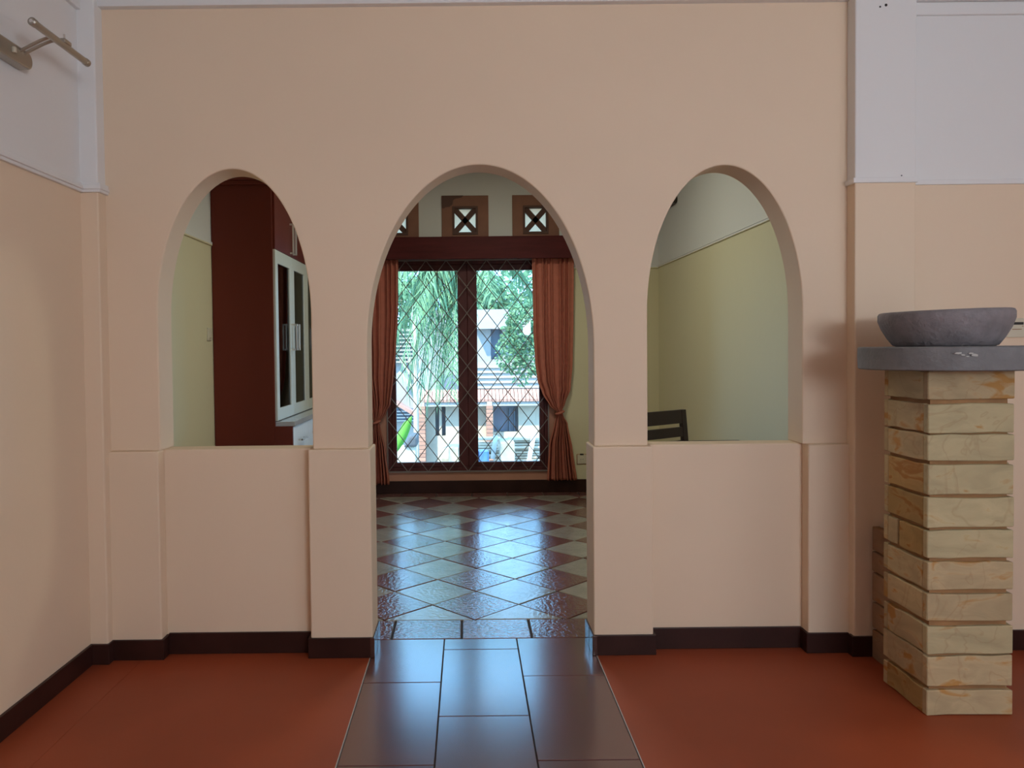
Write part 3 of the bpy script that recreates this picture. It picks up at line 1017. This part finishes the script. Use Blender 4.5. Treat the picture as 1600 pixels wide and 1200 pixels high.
# ------------------------------------------------------------------ picture lights
def picture_light(name, X, Y, Z, s, m1, label):
    """s=+1: mounted on a wall facing +x; Y,Z = centre of the wall plate"""
    t = empty(name, (X, Y, Z), label=label, cat='wall lamp', group='picture lights')
    bm = bmesh.new()
    # rounded wall box, long axis along y
    sec = []
    for k in range(24):
        a = 2 * PI * k / 24
        cy = 0.085 if math.cos(a) > 0 else -0.085
        sec.append((Y + cy + 0.032 * math.cos(a), Z + 0.032 * math.sin(a)))
    a_ = [bm.verts.new((X - s * 0.002, p[0], p[1])) for p in sec]
    b_ = [bm.verts.new((X + s * 0.045, p[0], p[1])) for p in sec]
    bm.faces.new(a_)
    bm.faces.new(b_[::-1])
    for k in range(24):
        bm.faces.new((a_[k], b_[k], b_[(k + 1) % 24], a_[(k + 1) % 24]))
    pl = mk('wall_box', bm, m1, t, bevel=0.006)
    mk('toggle', B((min(X + s * 0.044, X + s * 0.056), max(X + s * 0.044, X + s * 0.056), Y - 0.02, Y - 0.006, Z - 0.008, Z + 0.012)), 'plastic', pl, bevel=0.002)
    for dy in (-0.014, 0.014):
        bm = bmesh.new()
        pts = []
        for k in range(15):
            q = k / 14
            pts.append((X + s * (0.04 + 0.115 * math.sin(q * PI / 2)), Y + 0.05 + dy + 0.02 * q, Z + 0.015 + 0.055 * math.sin(q * PI * 0.62) + 0.0 * q))
        tube(bm, pts, 0.006, 8)
        mk('arm', bm, m1, t, smooth=True)
    yc = Y + 0.09
    xt, zt = X + s * 0.165, Z + 0.062
    bm = bmesh.new()
    tube(bm, [(xt, yc - 0.18, zt), (xt, yc + 0.18, zt)], 0.0125, 16)
    sh = mk('shade', bm, m1, t, smooth=True)
    for e in (-1, 1):
        bm = bmesh.new()
        tube(bm, [(xt, yc + e * 0.176, zt), (xt, yc + e * 0.196, zt), (xt, yc + e * 0.200, zt)], [0.0145, 0.0145, 0.010], 16)
        mk('end_cap', bm, m1, sh, smooth=True)
        bm = bmesh.new()
        tube(bm, [(xt, yc + e * 0.199, zt), (xt, yc + e * 0.202, zt)], 0.006, 12)
        mk('screw', bm, 'chrome', sh)
    bm = B((xt - 0.014, xt + 0.014, yc + 0.0, yc + 0.05, zt + 0.006, zt + 0.022))
    cl_ = mk('clamp', bm, m1, t, bevel=0.004)
    bm = bmesh.new()
    tube(bm, [(xt, yc + 0.02, zt + 0.02), (xt, yc + 0.02, zt + 0.042)], 0.004, 8)
    mk('thumb_screw', bm, 'chrome', cl_)
    return t


picture_light('picture_light', XL, 2.80, 2.425, 1, 'lamp_metal', 'nickel picture light mounted high on the side wall of the front room')
picture_light('picture_light', IXR, 6.72, 2.60, -1, 'lamp_dark', 'dark wall lamp glimpsed at the edge of the arch above the chair')

# ------------------------------------------------------------------ stone column, low block, disc and bowl
PXa, PXb, PYa, PYb = 1.655, 1.967, 2.790, 3.085
col_t = empty('stone_pillar', ((PXa + PXb) / 2, (PYa + PYb) / 2, 0), label='square pillar of buff stone courses carrying the grey disc and bowl', cat='pillar')
mk('mortar_core', B((PXa + 0.016, PXb - 0.016, PYa + 0.016, PYb - 0.016, 0.0, 1.250)), 'joint', col_t)
tops = [1.2535, 1.135, 1.024, 0.915, 0.795, 0.676, 0.562, 0.447, 0.328, 0.2185, 0.094]
bots = [1.148, 1.028, 0.926, 0.803, 0.685, 0.573, 0.459, 0.345, 0.223, 0.106, 0.0]
rs = random.Random(11)
front_m = ['stone_buff', 'stone_grey', 'stone_grey', 'stone_grey', 'stone_grey', 'stone_grey', 'stone_buff', 'stone_gold', 'stone_grey', 'stone_buff', 'stone_buff']
left_m = ['stone_grey', 'stone_buff', 'stone_buff', 'stone_gold', 'stone_gold', 'stone_gold', 'stone_buff', 'stone_buff', 'stone_buff', 'stone_buff', 'stone_gold']
front_m[7] = 'stone_buff'


def stone(bm_faces, material, parent):
    return mk('stone', bm_faces, material, parent, bevel=0.003, seg=1)


def veneer(parent, fx, a, b, z0, z1, material, outward, thick=0.03, wob=0.004, rs=rs):
    """one stone of a course: fx places (u along the face, depth outwards, z) in the world"""
    bm = bmesh.new()
    n = 5
    us = [a + (b - a) * k / (n - 1) for k in range(n)]
    zt = [z1 + rs.uniform(-wob, wob * 0.3) for _ in us]
    zb = [z0 + rs.uniform(-wob * 0.3, wob) for _ in us]
    dp = [rs.uniform(-0.002, 0.003) for _ in us]
    fr = [[bm.verts.new(fx(u, outward + d, z)) for z in (bz, (bz + tz) / 2, tz)] for u, d, bz, tz in zip(us, dp, zb, zt)]
    bk_ = [[bm.verts.new(fx(u, outward - thick, z)) for z in (bz, (bz + tz) / 2, tz)] for u, bz, tz in zip(us, zb, zt)]
    for g_ in (fr, bk_):
        for k in range(n - 1):
            for q in range(2):
                bm.faces.new((g_[k][q], g_[k + 1][q], g_[k + 1][q + 1], g_[k][q + 1]))
    for k in range(n - 1):
        bm.faces.new((fr[k][0], fr[k + 1][0], bk_[k + 1][0], bk_[k][0]))
        bm.faces.new((fr[k][2], fr[k + 1][2], bk_[k + 1][2], bk_[k][2]))
    for q in range(2):
        bm.faces.new((fr[0][q], fr[0][q + 1], bk_[0][q + 1], bk_[0][q]))
        bm.faces.new((fr[-1][q], fr[-1][q + 1], bk_[-1][q + 1], bk_[-1][q]))
    stone(bm, material, parent)


for i, (zt, zb) in enumerate(zip(tops, bots)):
    # front face: stones show their end grain on the corners
    veneer(col_t, lambda u, d, z: (u, PYa - d, z), PXa, PXb - 0.001, zb, zt, front_m[i], 0.0)
    fxl = lambda u, d, z: (PXa - d, u, z)
    if i == 5:
        veneer(col_t, fxl, PYa + 0.03, PYa + 0.185, zb, zt, 'stone_gold', 0.0)
        veneer(col_t, fxl, PYa + 0.197, PYb - 0.03, zb, zt, 'stone_buff', 0.0)
    else:
        veneer(col_t, fxl, PYa + 0.03, PYb - 0.03, zb, zt, left_m[i], 0.0)
    veneer(col_t, lambda u, d, z: (PXb + d, u, z), PYa + 0.03, PYb - 0.03, zb, zt, 'stone_grey', 0.0)
    veneer(col_t, lambda u, d, z: (u, PYb + d, z), PXa, PXb, zb, zt, 'stone_buff', 0.0)

lb = empty('low_stone_block', (1.85, 3.22, 0), label='low reddish stone block standing behind the pillar against the wall', cat='stone block')
LX, LXb, LYa, LYb = 1.733, 1.955, 3.10, 3.322
mk('mortar_core', B((LX + 0.015, LXb - 0.01, LYa + 0.01, LYb - 0.01, 0, 0.560)), 'joint', lb)
lt = [0.572, 0.462, 0.372, 0.245, 0.125]
lbz = [0.468, 0.378, 0.252, 0.132, 0.0]
for zt, zb in zip(lt, lbz):
    veneer(lb, lambda u, d, z: (LX - d, u, z), LYa, LYb, zb, zt, 'stone_rose', 0.0)
    veneer(lb, lambda u, d, z: (LXb + d, u, z), LYa, LYb, zb, zt, 'stone_rose', 0.0)
    veneer(lb, lambda u, d, z: (u, LYb - 0.028 + d, z), LX + 0.03, LXb - 0.03, zb, zt, 'stone_rose', 0.0, thick=0.02)

dx, dy = 1.812, 2.945
bm = bmesh.new()
lathe(bm, [(0, 0), (0.292, 0), (0.298, 0.004), (0.300, 0.045), (0.299, 0.082), (0.294, 0.086), (0, 0.086)], (dx, dy, 1.2545), 72)
disc = mk('stone_disc', bm, 'andesite_slab', smooth=True, label='thick round grey stone slab resting on the stone pillar', cat='stone slab')
for (px, pz, rr) in ((1.690, 1.318, 0.010), (1.700, 1.311, 0.006), (1.722, 1.316, 0.007), (1.733, 1.310, 0.010), (1.712, 1.305, 0.005)):
    bm = bmesh.new()
    yy = dy - math.sqrt(0.3 ** 2 - (px - dx) ** 2)
    pts = []
    for k in range(7):
        a = 2 * PI * k / 7
        pts.append(bm.verts.new((px + rr * 1.6 * math.cos(a) * rs.uniform(0.6, 1.2), yy - 0.0012, pz + rr * 0.5 * math.sin(a) * rs.uniform(0.5, 1.2))))
    bm.faces.new(pts)
    mk('chip_mark', bm, 'chip', disc, solid=0.0016)
bm = bmesh.new()
prof = [(0, 0), (0.160, 0), (0.172, 0.004), (0.192, 0.032), (0.212, 0.068), (0.2235, 0.100), (0.2235, 0.122), (0.219, 0.131), (0.211, 0.1335), (0.200, 0.130),
        (0.192, 0.105), (0.165, 0.060), (0.10, 0.036), (0, 0.032)]
lathe(bm, prof, (0, 0, 0), 72)
for v in bm.verts:
    if v.co.z > 0.02:
        v.co.z += 0.022 * v.co.x * (v.co.z / 0.13)
        a = math.atan2(v.co.y, v.co.x)
        s = 1 + 0.006 * math.sin(3 * a + 1) + 0.004 * math.sin(7 * a)
        v.co.x *= s
        v.co.y *= s
bmesh.ops.translate(bm, vec=(1.800, 2.935, 1.3408), verts=bm.verts[:])
mk('stone_bowl', bm, 'andesite', smooth='all', label='shallow grey stone bowl sitting on the round slab', cat='bowl')

# switch plate behind the bowl
sp = empty('wall_switch', (2.395, 3.395, 1.42), label='ivory twin switch plate on the recessed wall beside the bowl', cat='switch')
pla = mk('plate', B((2.345, 2.428, 3.385, 3.396, 1.375, 1.458)), 'plastic', sp, bevel=0.003)
mk('slot', B((2.368, 2.420, 3.3835, 3.387, 1.430, 1.441)), 'black', pla, bevel=0.001)
mk('emboss', B((2.371, 2.412, 3.3842, 3.386, 1.4085, 1.4115)), 'joint', pla)
for x in (2.363, 2.417):
    mk('corner_mark', B((x - 0.003, x + 0.003, 3.3842, 3.386, 1.422, 1.425)), 'joint', pla)
mk('plate', B((2.431, 2.512, 3.385, 3.396, 1.375, 1.458)), 'plastic', sp, bevel=0.003)

# ------------------------------------------------------------------ outside
def P(px, py, Y):
    return ((px - 730) / 1215 * Y, Y, CAM_H - (py - 545) / 1215 * Y)


def fbox(px0, px1, py0, py1, Y0, Y1):
    """box whose front face at depth Y0 spans the given outline; real depth Y0..Y1"""
    a = P(px0, py1, Y0)
    b = P(px1, py0, Y0)
    return (a[0], b[0], Y0, Y1, a[2], b[2])


GZ = -2.1
mk('ground', B((-40, 40, 7.6, 70, GZ - 0.2, GZ)), 'ground', label='dusty pale ground of the yard outside', cat='ground', **ST)
mk('wall_plinth', B((IXL - 0.15, IXR + 0.15, YW - 0.1, YW + 0.16, GZ - 0.1, -0.05)), 'out_cream', label='outer footing of the house below the tall window', cat='wall', **ST)

# two storey house opposite
HY = 18.0
hs = empty('house', (1.0, HY + 2, GZ), label='pale two storey house opposite with brick piers and balcony band', cat='house')
hx0, hx1 = P(640, 0, HY)[0], 4.5
z_band = P(0, 632, HY)[2]
z_up = P(0, 612, HY)[2]
garage = fbox(770, 809, 631, 676, HY, HY)
w1 = fbox(679, 685, 634, 681, HY, HY)
w2 = fbox(689, 695, 634, 681, HY, HY)
mk('lower_wall', grid_wall((hx0, hx1), (GZ, z_up), [(garage[0], garage[1], garage[4], garage[5]), (w1[0], w1[1], w1[4], w1[5]), (w2[0], w2[1], w2[4], w2[5])], HY, HY + 0.25), 'out_cream', hs)
for w_, nm, mm in ((garage, 'garage_door', 'out_grey'), (w1, 'window_pane', 'out_glass'), (w2, 'window_pane', 'out_glass')):
    mk(nm, B((w_[0], w_[1], HY + 0.18, HY + 0.22, w_[4], w_[5])), mm, hs)
for x in (795, 803):
    q = fbox(x, x + 1.0, 640, 676, HY, HY)
    mk('garage_bar', B((q[0], q[1], HY + 0.10, HY + 0.18, q[4], q[5])), 'out_glass', hs)
# brick piers: one part per course
for a, b in ((652, 663), (759, 769)):
    q = fbox(a, b, 628, 745, HY - 0.35, HY)
    pier = mk('brick_pier', B((q[0] + 0.015, q[1] - 0.015, HY - 0.34, HY, GZ, q[5])), 'out_cream', hs)
    n = int((q[5] - GZ) / 0.09)
    for k in range(n):
        mk('brick', B((q[0], q[1], HY - 0.36, HY - 0.02, GZ + k * 0.09 + 0.006, GZ + (k + 1) * 0.09 - 0.006)), 'brick', pier)
# tiled brick band over the ground floor
bm = bmesh.new()
q = fbox(645, 880, 615, 628, HY - 0.3, HY)
nt_ = 40
for k in range(nt_):
    xa = q[0] + (q[1] - q[0]) * k / nt_
    xb = q[0] + (q[1] - q[0]) * (k + 1) / nt_ - 0.012
    vs = [bm.verts.new(p) for p in ((xa, HY - 0.34, q[4]), (xb, HY - 0.34, q[4]), (xb, HY, q[5] + 0.02), (xa, HY, q[5] + 0.02),
                                    (xa, HY - 0.34, q[4] + 0.06), (xb, HY - 0.34, q[4] + 0.06), (xb, HY, q[5] + 0.08), (xa, HY, q[5] + 0.08))]
    for f in ((0, 3, 2, 1), (4, 5, 6, 7), (0, 1, 5, 4), (2, 3, 7, 6), (0, 4, 7, 3), (1, 2, 6, 5)):
        bm.faces.new([vs[i] for i in f])
mk('tiled_awning', bm, 'roof_red', hs)
mk('beam', B((q[0], q[1], HY - 0.30, HY - 0.05, q[4] - 0.10, q[4] - 0.005)), 'out_white', hs)
# upper storey
UY = HY + 0.6
win_u = fbox(767, 784, 515, 562, UY, UY)
z_top = P(0, 484, UY)[2]
mk('upper_wall', grid_wall((hx0, hx1), (z_up - 0.05, z_top), [(win_u[0], win_u[1], win_u[4], win_u[5])], UY, UY + 0.25), 'out_white', hs)
mk('upper_window', B((win_u[0], win_u[1], UY + 0.16, UY + 0.2, win_u[4], win_u[5])), 'out_glass', hs)
q = fbox(640, 860, 503, 514, UY - 0.4, UY)
mk('canopy', B((P(742, 0, UY)[0], P(835, 0, UY)[0], UY - 0.4, UY, q[4], q[5])), 'out_white', hs)
q = fbox(640, 870, 566, 612, HY + 0.02, HY)
mk('parapet', B((P(742, 0, HY)[0], hx1, HY + 0.02, HY + 0.14, z_up, q[5])), 'out_white', hs)
q = fbox(684, 716, 586, 612, UY - 0.04, UY)
mk('upper_glazing', B((q[0], q[1], UY - 0.04, UY, q[4], q[5])), 'out_grey', hs)
for k in range(5):
    zz = P(0, 574 + 8 * k, HY)[2]
    mk('wall_ledge', B((P(742, 0, HY)[0], hx1, HY - 0.02, HY + 0.02, zz - 0.015, zz + 0.015)), 'out_cream', hs)
mk('slab', B((hx0, hx1, HY - 0.05, UY + 0.3, z_up - 0.1, z_up)), 'out_white', hs)

# neighbouring low building with louvred gable and red roof edge
NY = 14.0
nb = empty('shed', (-1.4, NY + 1, GZ), label='small white shed with louvred upper wall and red roof edge', cat='shed')
x0 = P(560, 0, NY)[0]
x1 = P(646, 0, NY)[0]
mk('wall', B((x0, x1, NY + 0.3, NY + 0.5, GZ, P(0, 512, NY)[2])), 'out_white', nb)
for k in range(9):
    za = P(0, 515 + 6.2 * k, NY)[2]
    mk('louvre', B((x0, x1, NY + 0.18, NY + 0.30, za - 0.012, za + 0.012)), 'out_grey' if k % 1 else 'out_cream', nb)
bm = bmesh.new()
for (pa, pb, th) in (((585, 600), (652, 642), 0.07),):
    A, Bp = P(pa[0], pa[1], NY), P(pb[0], pb[1], NY)
    vs = []
    for p in (A, Bp):
        for yy in (NY - 0.5, NY + 0.3):
            for dz in (0, th):
                vs.append(bm.verts.new((p[0], yy, p[2] - dz + (-0.06 if yy > NY else 0))))
    for f in ((0, 1, 3, 2), (4, 6, 7, 5), (0, 4, 5, 1), (2, 3, 7, 6), (0, 2, 6, 4), (1, 5, 7, 3)):
        bm.faces.new([vs[i] for i in f])
mk('lean_to_roof', bm, 'roof_red', nb)
q = fbox(606, 648, 640, 662, NY - 0.2, NY)
mk('dark_opening', B((q[0], q[1], NY + 0.22, NY + 0.31, q[4], q[5])), 'out_glass', nb)
for k in range(4):
    q = fbox(608, 648, 642 + 5 * k, 643.5 + 5 * k, NY, NY)
    mk('slat', B((q[0], q[1], NY + 0.14, NY + 0.20, q[4], q[5])), 'plank_pale', nb)
for k, (pa, pb) in enumerate((((625, 560), (652, 602)), ((638, 560), (655, 590)), ((622, 580), (648, 612)))):
    A, Bp = P(pa[0], pa[1], NY), P(pb[0], pb[1], NY)
    bm = bmesh.new()
    tube(bm, [(A[0], NY + 0.1, A[2]), (Bp[0], NY + 0.1, Bp[2])], 0.03, 6)
    mk('roof_strut', bm, 'plank', nb)
po = empty('post', (P(650, 0, 13)[0], 13, GZ), label='slender pale post standing before the house opposite', cat='post')
bm = bmesh.new()
X_ = P(649, 0, 13)[0]
tube(bm, [(X_, 13, GZ), (X_, 13, 2.3)], 0.045, 10)
mk('shaft', bm, 'out_cream', po, smooth=True)
mk('foot', B((X_ - 0.09, X_ + 0.09, 12.91, 13.09, GZ, GZ + 0.1)), 'out_cream', po)

# boundary wall pieces, tarp, tub, timber in the yard
mk('garden_wall', B(fbox(600, 648, 697, 800, 11.5, 11.7)[:4] + (GZ, P(0, 697, 11.5)[2])), 'out_cream', bevel=0.02,
   label='low cream garden wall under the dark tarp', cat='garden wall')
bm = bmesh.new()
q = fbox(628, 650, 680, 698, 11.45, 11.9)
vs = box(bm, q[0], q[1], q[2], q[3], q[4], q[5])
vs[4].co.x += 0.10
vs[6].co.x += 0.10
vs[5].co.z -= 0.03
mk('tarp_bundle', bm, 'black_tarp', bevel=0.03, label='dark tarp bundle lying on the low garden wall', cat='tarp')

rp = random.Random(3)
PYY = 12.5
zbase = GZ
kcount = 0
rows_z = []
bm0 = bmesh.new()
box(bm0, -0.5, 0.5, -0.06, 0.06, -0.018, 0.018)
pm = bpy.data.meshes.new('wood_plank')
bmesh.ops.bevel(bm0, geom=bm0.edges[:], offset=0.004, segments=1, affect='EDGES')
bm0.to_mesh(pm)
bm0.free()
pm.materials.append(M['plank'])
layer = 0
zz = GZ + 0.022
stacks = ([], [])
ztop = P(0, 684, PYY)[2]
while zz < ztop and layer < 60:
    for seg_, (pa, pb) in enumerate(((738, 780), (789, 846))):
        if layer % 7 == 3 and seg_ == 0:
            continue
        xa, xb = P(pa + rp.uniform(-3, 4), 0, PYY)[0], P(pb + rp.uniform(-6, 2), 0, PYY)[0]
        if zz < P(0, 736, PYY)[2] + 0.025:
            continue
        o = bpy.data.objects.new('wood_plank', pm)
        COL.objects.link(o)
        o.location = ((xa + xb) / 2, PYY + rp.uniform(-0.09, 0.05), zz)
        o.scale = ((xb - xa), 1.6, 1.0)
        o.rotation_euler = (0, rp.uniform(-0.002, 0.002), rp.uniform(-0.03, 0.03))
        stacks[seg_].append(o)
        kcount += 1
    zz += 0.043
    layer += 1
ORD = 'topmost second third fourth fifth sixth seventh eighth ninth tenth eleventh twelfth thirteenth fourteenth fifteenth sixteenth'.split()
for st_, where in zip(stacks, ('close to the window mullion', 'beside the rust curtain')):
    for k, o in enumerate(reversed(st_)):
        setp(o, label='weathered plank, %s of the outdoor stack %s' % (ORD[k] if k == 0 else ORD[k] + ' from the top', where), cat='plank', group='stacked planks in the yard')
mk('timber_rack', B((P(740, 0, PYY)[0], P(845, 0, PYY)[0], PYY - 0.05, PYY + 0.25, GZ, P(0, 736, PYY)[2])), 'plank', bevel=0.01,
   label='low timber base carrying the stacked planks', cat='rack')


def leaning(px0, py0, px1, py1, Y, label):
    A, Bp = Vector(P(px0, py0, Y)), Vector(P(px1, py1, Y))
    bm = bmesh.new()
    d = (Bp - A)
    n = Vector((d.z, 0, -d.x)).normalized() * 0.035
    vs = []
    for p, yy in ((A, Y), (Bp, Y + 0.15)):
        for s1 in (-1, 1):
            for t1_ in (0, 0.02):
                v = p + n * s1
                vs.append(bm.verts.new((v.x, yy + t1_, v.z)))
    for f in ((0, 1, 3, 2), (4, 6, 7, 5), (0, 4, 5, 1), (2, 3, 7, 6), (0, 2, 6, 4), (1, 5, 7, 3)):
        bm.faces.new([vs[i] for i in f])
    return mk('leaning_board', bm, 'plank_pale', label=label, cat='board', group='pale boards propped on the planks')


leaning(823, 730, 836, 674, PYY - 0.35, 'long pale board propped against the planks, further from the mullion')
leaning(768, 718, 774, 683, PYY - 0.35, 'short pale board propped against the planks close to the mullion')
q = fbox(781, 803, 693, 760, PYY - 0.9, PYY - 0.3)
mk('crate', B(q[:4] + (GZ, q[5])), 'crate', bevel=0.008, label='tall pale crate standing before the timber pile', cat='crate')
q = fbox(699, 715, 700, 760, PYY - 0.9, PYY - 0.4)
mk('crate', B(q[:4] + (GZ, q[5])), 'crate', bevel=0.008, label='pale crate beside the brick pier, behind the window sash', cat='crate')
c = P(753, 722, 11.6)
bm = bmesh.new()
lathe(bm, [(0, 0), (0.075, 0), (0.085, 0.02), (0.09, c[2] + 0.16 - GZ), (0.08, c[2] + 0.17 - GZ), (0.03, c[2] + 0.18 - GZ), (0, c[2] + 0.18 - GZ)], (c[0], 11.6, GZ), 20)
mk('barrel', bm, 'blue', smooth=True, label='narrow blue plastic barrel beside the timber pile', cat='barrel')
q = fbox(682, 712, 703, 708, 13.2, 14)
mk('sand_heap', B((q[0], q[1], 13.2, 14.2, GZ, q[5])), 'crate', bevel=0.15, seg=3, label='heap of pale building sand before the house opposite', cat='sand heap')


# vegetation
def leaf_cloud(c, rad, n, size, seed):
    rnd = random.Random(seed)
    bm = bmesh.new()
    for _ in range(n):
        while True:
            v = Vector((rnd.uniform(-1, 1), rnd.uniform(-1, 1), rnd.uniform(-1, 1)))
            if 0.25 < v.length < 1:
                break
        wob = 1 + 0.25 * math.sin(5 * v.x + seed) * math.sin(4 * v.z)
        p = Vector((c[0] + v.x * rad[0] * wob, c[1] + v.y * rad[1] * wob, c[2] + v.z * rad[2] * wob))
        d = Vector((rnd.gauss(0, 1), rnd.gauss(0, 1), rnd.gauss(-0.5, 0.8))).normalized()
        s = d.cross(Vector((rnd.gauss(0, 1), rnd.gauss(0, 1), rnd.gauss(0, 1)))).normalized()
        L = size * rnd.uniform(0.6, 1.3)
        w = L * 0.28
        q = [bm.verts.new(p), bm.verts.new(p + d * L * 0.5 + s * w), bm.verts.new(p + d * L), bm.verts.new(p + d * L * 0.5 - s * w)]
        bm.faces.new(q)
    return bm


def tree(px, py, Y, rx, rz, n, size, seed, label, lean=0.1):
    c = P(px, py, Y)
    t = empty('tree', (c[0], Y, GZ), label=label, cat='tree', group='trees outside the window')
    mk('foliage', leaf_cloud(c, (rx, rx * 0.8, rz), n, size, seed), 'leaf_tree', t, kind='stuff')
    bm = bmesh.new()
    tube(bm, [(c[0] + lean, Y + 0.2, GZ), (c[0] + lean * 0.9, Y + 0.2, c[2] - rz * 1.1), (c[0] + lean * 0.3, Y, c[2] - rz * 0.2), (c[0], Y, c[2] + rz * 0.3)], [0.10, 0.075, 0.04, 0.02], 8)
    mk('trunk', bm, 'bark', t, smooth=True)


tree(818, 530, 15.0, 0.48, 0.80, 3000, 0.09, 21, 'leafy tree before the upper window of the house opposite', lean=0.75)
tree(748, 478, 25.0, 1.15, 1.05, 2600, 0.25, 22, 'rounded tree showing over the roof of the house opposite')
tree(628, 470, 30.0, 1.3, 1.4, 1600, 0.25, 23, 'rounded tree rising behind the small white shed')
tree(842, 470, 28.0, 1.4, 1.6, 1600, 0.25, 24, 'tall tree behind the house, largely covered by the curtain')


def frond(base, ang, reach, rise, drop, seed, leaf=0.55, n=46):
    """arching rachis with hanging leaflets"""
    rnd = random.Random(seed)
    bm = bmesh.new()
    pts = []
    dirv = Vector((math.cos(ang), math.sin(ang), 0))
    for k in range(17):
        t = k / 16
        h = rise * math.sin(min(1, t * 1.6) * PI / 2) - drop * t * t
        pts.append(Vector(base) + dirv * reach * (t - 0.12 * t * t) + Vector((0, 0, h)))
    tube(bm, pts, [0.02 * (1 - 0.8 * k / 16) + 0.003 for k in range(17)], 5)
    side = Vector((-dirv.y, dirv.x, 0))
    for k in range(n):
        t = 0.12 + 0.88 * k / (n - 1)
        f = t * 16
        i = min(15, int(f))
        p = pts[i].lerp(pts[i + 1], f - i)
        tg = (pts[i + 1] - pts[i]).normalized()
        for s in (-1, 1):
            L = leaf * (0.55 + 0.6 * math.sin(PI * min(1, t * 0.95 + 0.05))) * rnd.uniform(0.85, 1.15)
            d = (side * s * rnd.uniform(0.4, 0.75) + tg * rnd.uniform(0.3, 0.7) + Vector((0, 0, -rnd.uniform(0.15, 0.7)))).normalized()
            w = tg * 0.021 + Vector((0, 0, 0.005))
            m1 = p + d * L * 0.5
            e1 = m1 + (d + Vector((0, 0, -0.9))).normalized() * L * 0.55
            a = [bm.verts.new(p - w * 0.5), bm.verts.new(p + w * 0.5), bm.verts.new(m1 + w), bm.verts.new(m1 - w), bm.verts.new(e1)]
            bm.faces.new((a[0], a[1], a[2], a[3]))
            bm.faces.new((a[3], a[2], a[4]))
    return bm


palm = empty('palm_tree', (0.0, 11.5, GZ), label='palm tree behind the window mullion with drooping fronds', cat='palm tree')
crown = (0.0, 11.5, 2.75)
bm = bmesh.new()
tube(bm, [(0.05, 11.5, GZ), (0.02, 11.5, 0.4), (0, 11.5, 2.8)], [0.11, 0.09, 0.08], 12)
mk('trunk', bm, 'bark', palm, smooth=True)
for k, (a, reach, rise, drop, leaf) in enumerate(((PI * 1.02, 1.0, 0.12, 2.05, 0.5), (PI * 1.12, 0.85, 0.15, 2.3, 0.5), (PI * 0.9, 1.3, 0.35, 1.7, 0.55), (PI * 1.25, 0.95, 0.25, 1.6, 0.5),
                                              (PI * 1.06, 1.6, 0.5, 1.1, 0.55), (PI * 1.4, 0.8, 0.1, 1.9, 0.5), (PI * 0.75, 1.3, 0.3, 1.3, 0.5),
                                              (PI * 0.97, 0.7, 0.1, 2.4, 0.5), (PI * 1.02, 0.42, 0.05, 2.0, 0.5), (PI * 1.12, 0.35, 0.05, 1.7, 0.5), (PI * 1.45, 0.6, 0.1, 1.9, 0.5), (PI * 1.3, 0.45, 0.05, 2.1, 0.5), (PI * 0.93, 0.5, 0.0, 2.2, 0.5), (PI * 1.08, 0.55, 0.05, 2.2, 0.5), (PI * 0.92, 1.05, 0.3, 2.3, 0.6), (PI * 1.22, 0.7, 0.1, 2.0, 0.55), (PI * 1.0, 1.25, 0.25, 1.6, 0.55), (PI * 1.15, 1.7, 0.5, 1.6, 0.6), (PI * 1.18, 1.25, 0.3, 2.0, 0.55), (PI * 0.85, 0.95, 0.2, 2.2, 0.5), (PI * 1.3, 1.3, 0.45, 1.3, 0.55),
                                              (-0.12, 1.5, 0.45, 0.85, 0.5), (0.2, 1.2, 0.4, 1.1, 0.45), (-0.5, 1.5, 0.55, 0.7, 0.45), (-1.2, 1.1, 0.4, 1.1, 0.4), (1.2, 1.3, 0.5, 1.0, 0.5))):
    mk('frond', frond(crown, a, reach, rise, drop, 50 + k, leaf), 'leaf', palm)

ba = empty('banana_plant', (P(622, 0, 9.4)[0], 9.4, GZ), label='bright green banana plant low outside the window', cat='plant')
bm = bmesh.new()
xb_ = P(612, 0, 9.4)[0]
tube(bm, [(xb_, 9.4, GZ), (xb_ + 0.02, 9.4, -0.6), (xb_ + 0.03, 9.4, P(0, 712, 9.4)[2])], [0.06, 0.045, 0.02], 10)
mk('stem', bm, 'leaf_bright', ba, smooth=True)
for (pts_, seed) in ((((614, 708), (624, 686), (634, 664), (642, 650)), 1), (((614, 708), (604, 690), (596, 680), (586, 678)), 2)):
    bm = bmesh.new()
    cp = [Vector(P(a, b, 9.4)) for a, b in pts_]
    N = 14
    prev = None
    for k in range(N + 1):
        t = k / N * 3
        i = min(2, int(t))
        p = cp[i].lerp(cp[i + 1], t - i)
        w = 0.055 * math.sin(PI * min(1, 0.06 + 0.94 * k / N)) + 0.004
        d = (cp[i + 1] - cp[i]).normalized()
        n_ = Vector((d.z, 0, -d.x))
        row = [bm.verts.new(p + n_ * w + Vector((0, 0.03, 0))), bm.verts.new(p), bm.verts.new(p - n_ * w + Vector((0, 0.03, 0)))]
        if prev:
            for q_ in range(2):
                bm.faces.new((prev[q_], prev[q_ + 1], row[q_ + 1], row[q_]))
        prev = row
    mk('leaf', bm, 'leaf_bright', ba, smooth='all', solid=0.003)
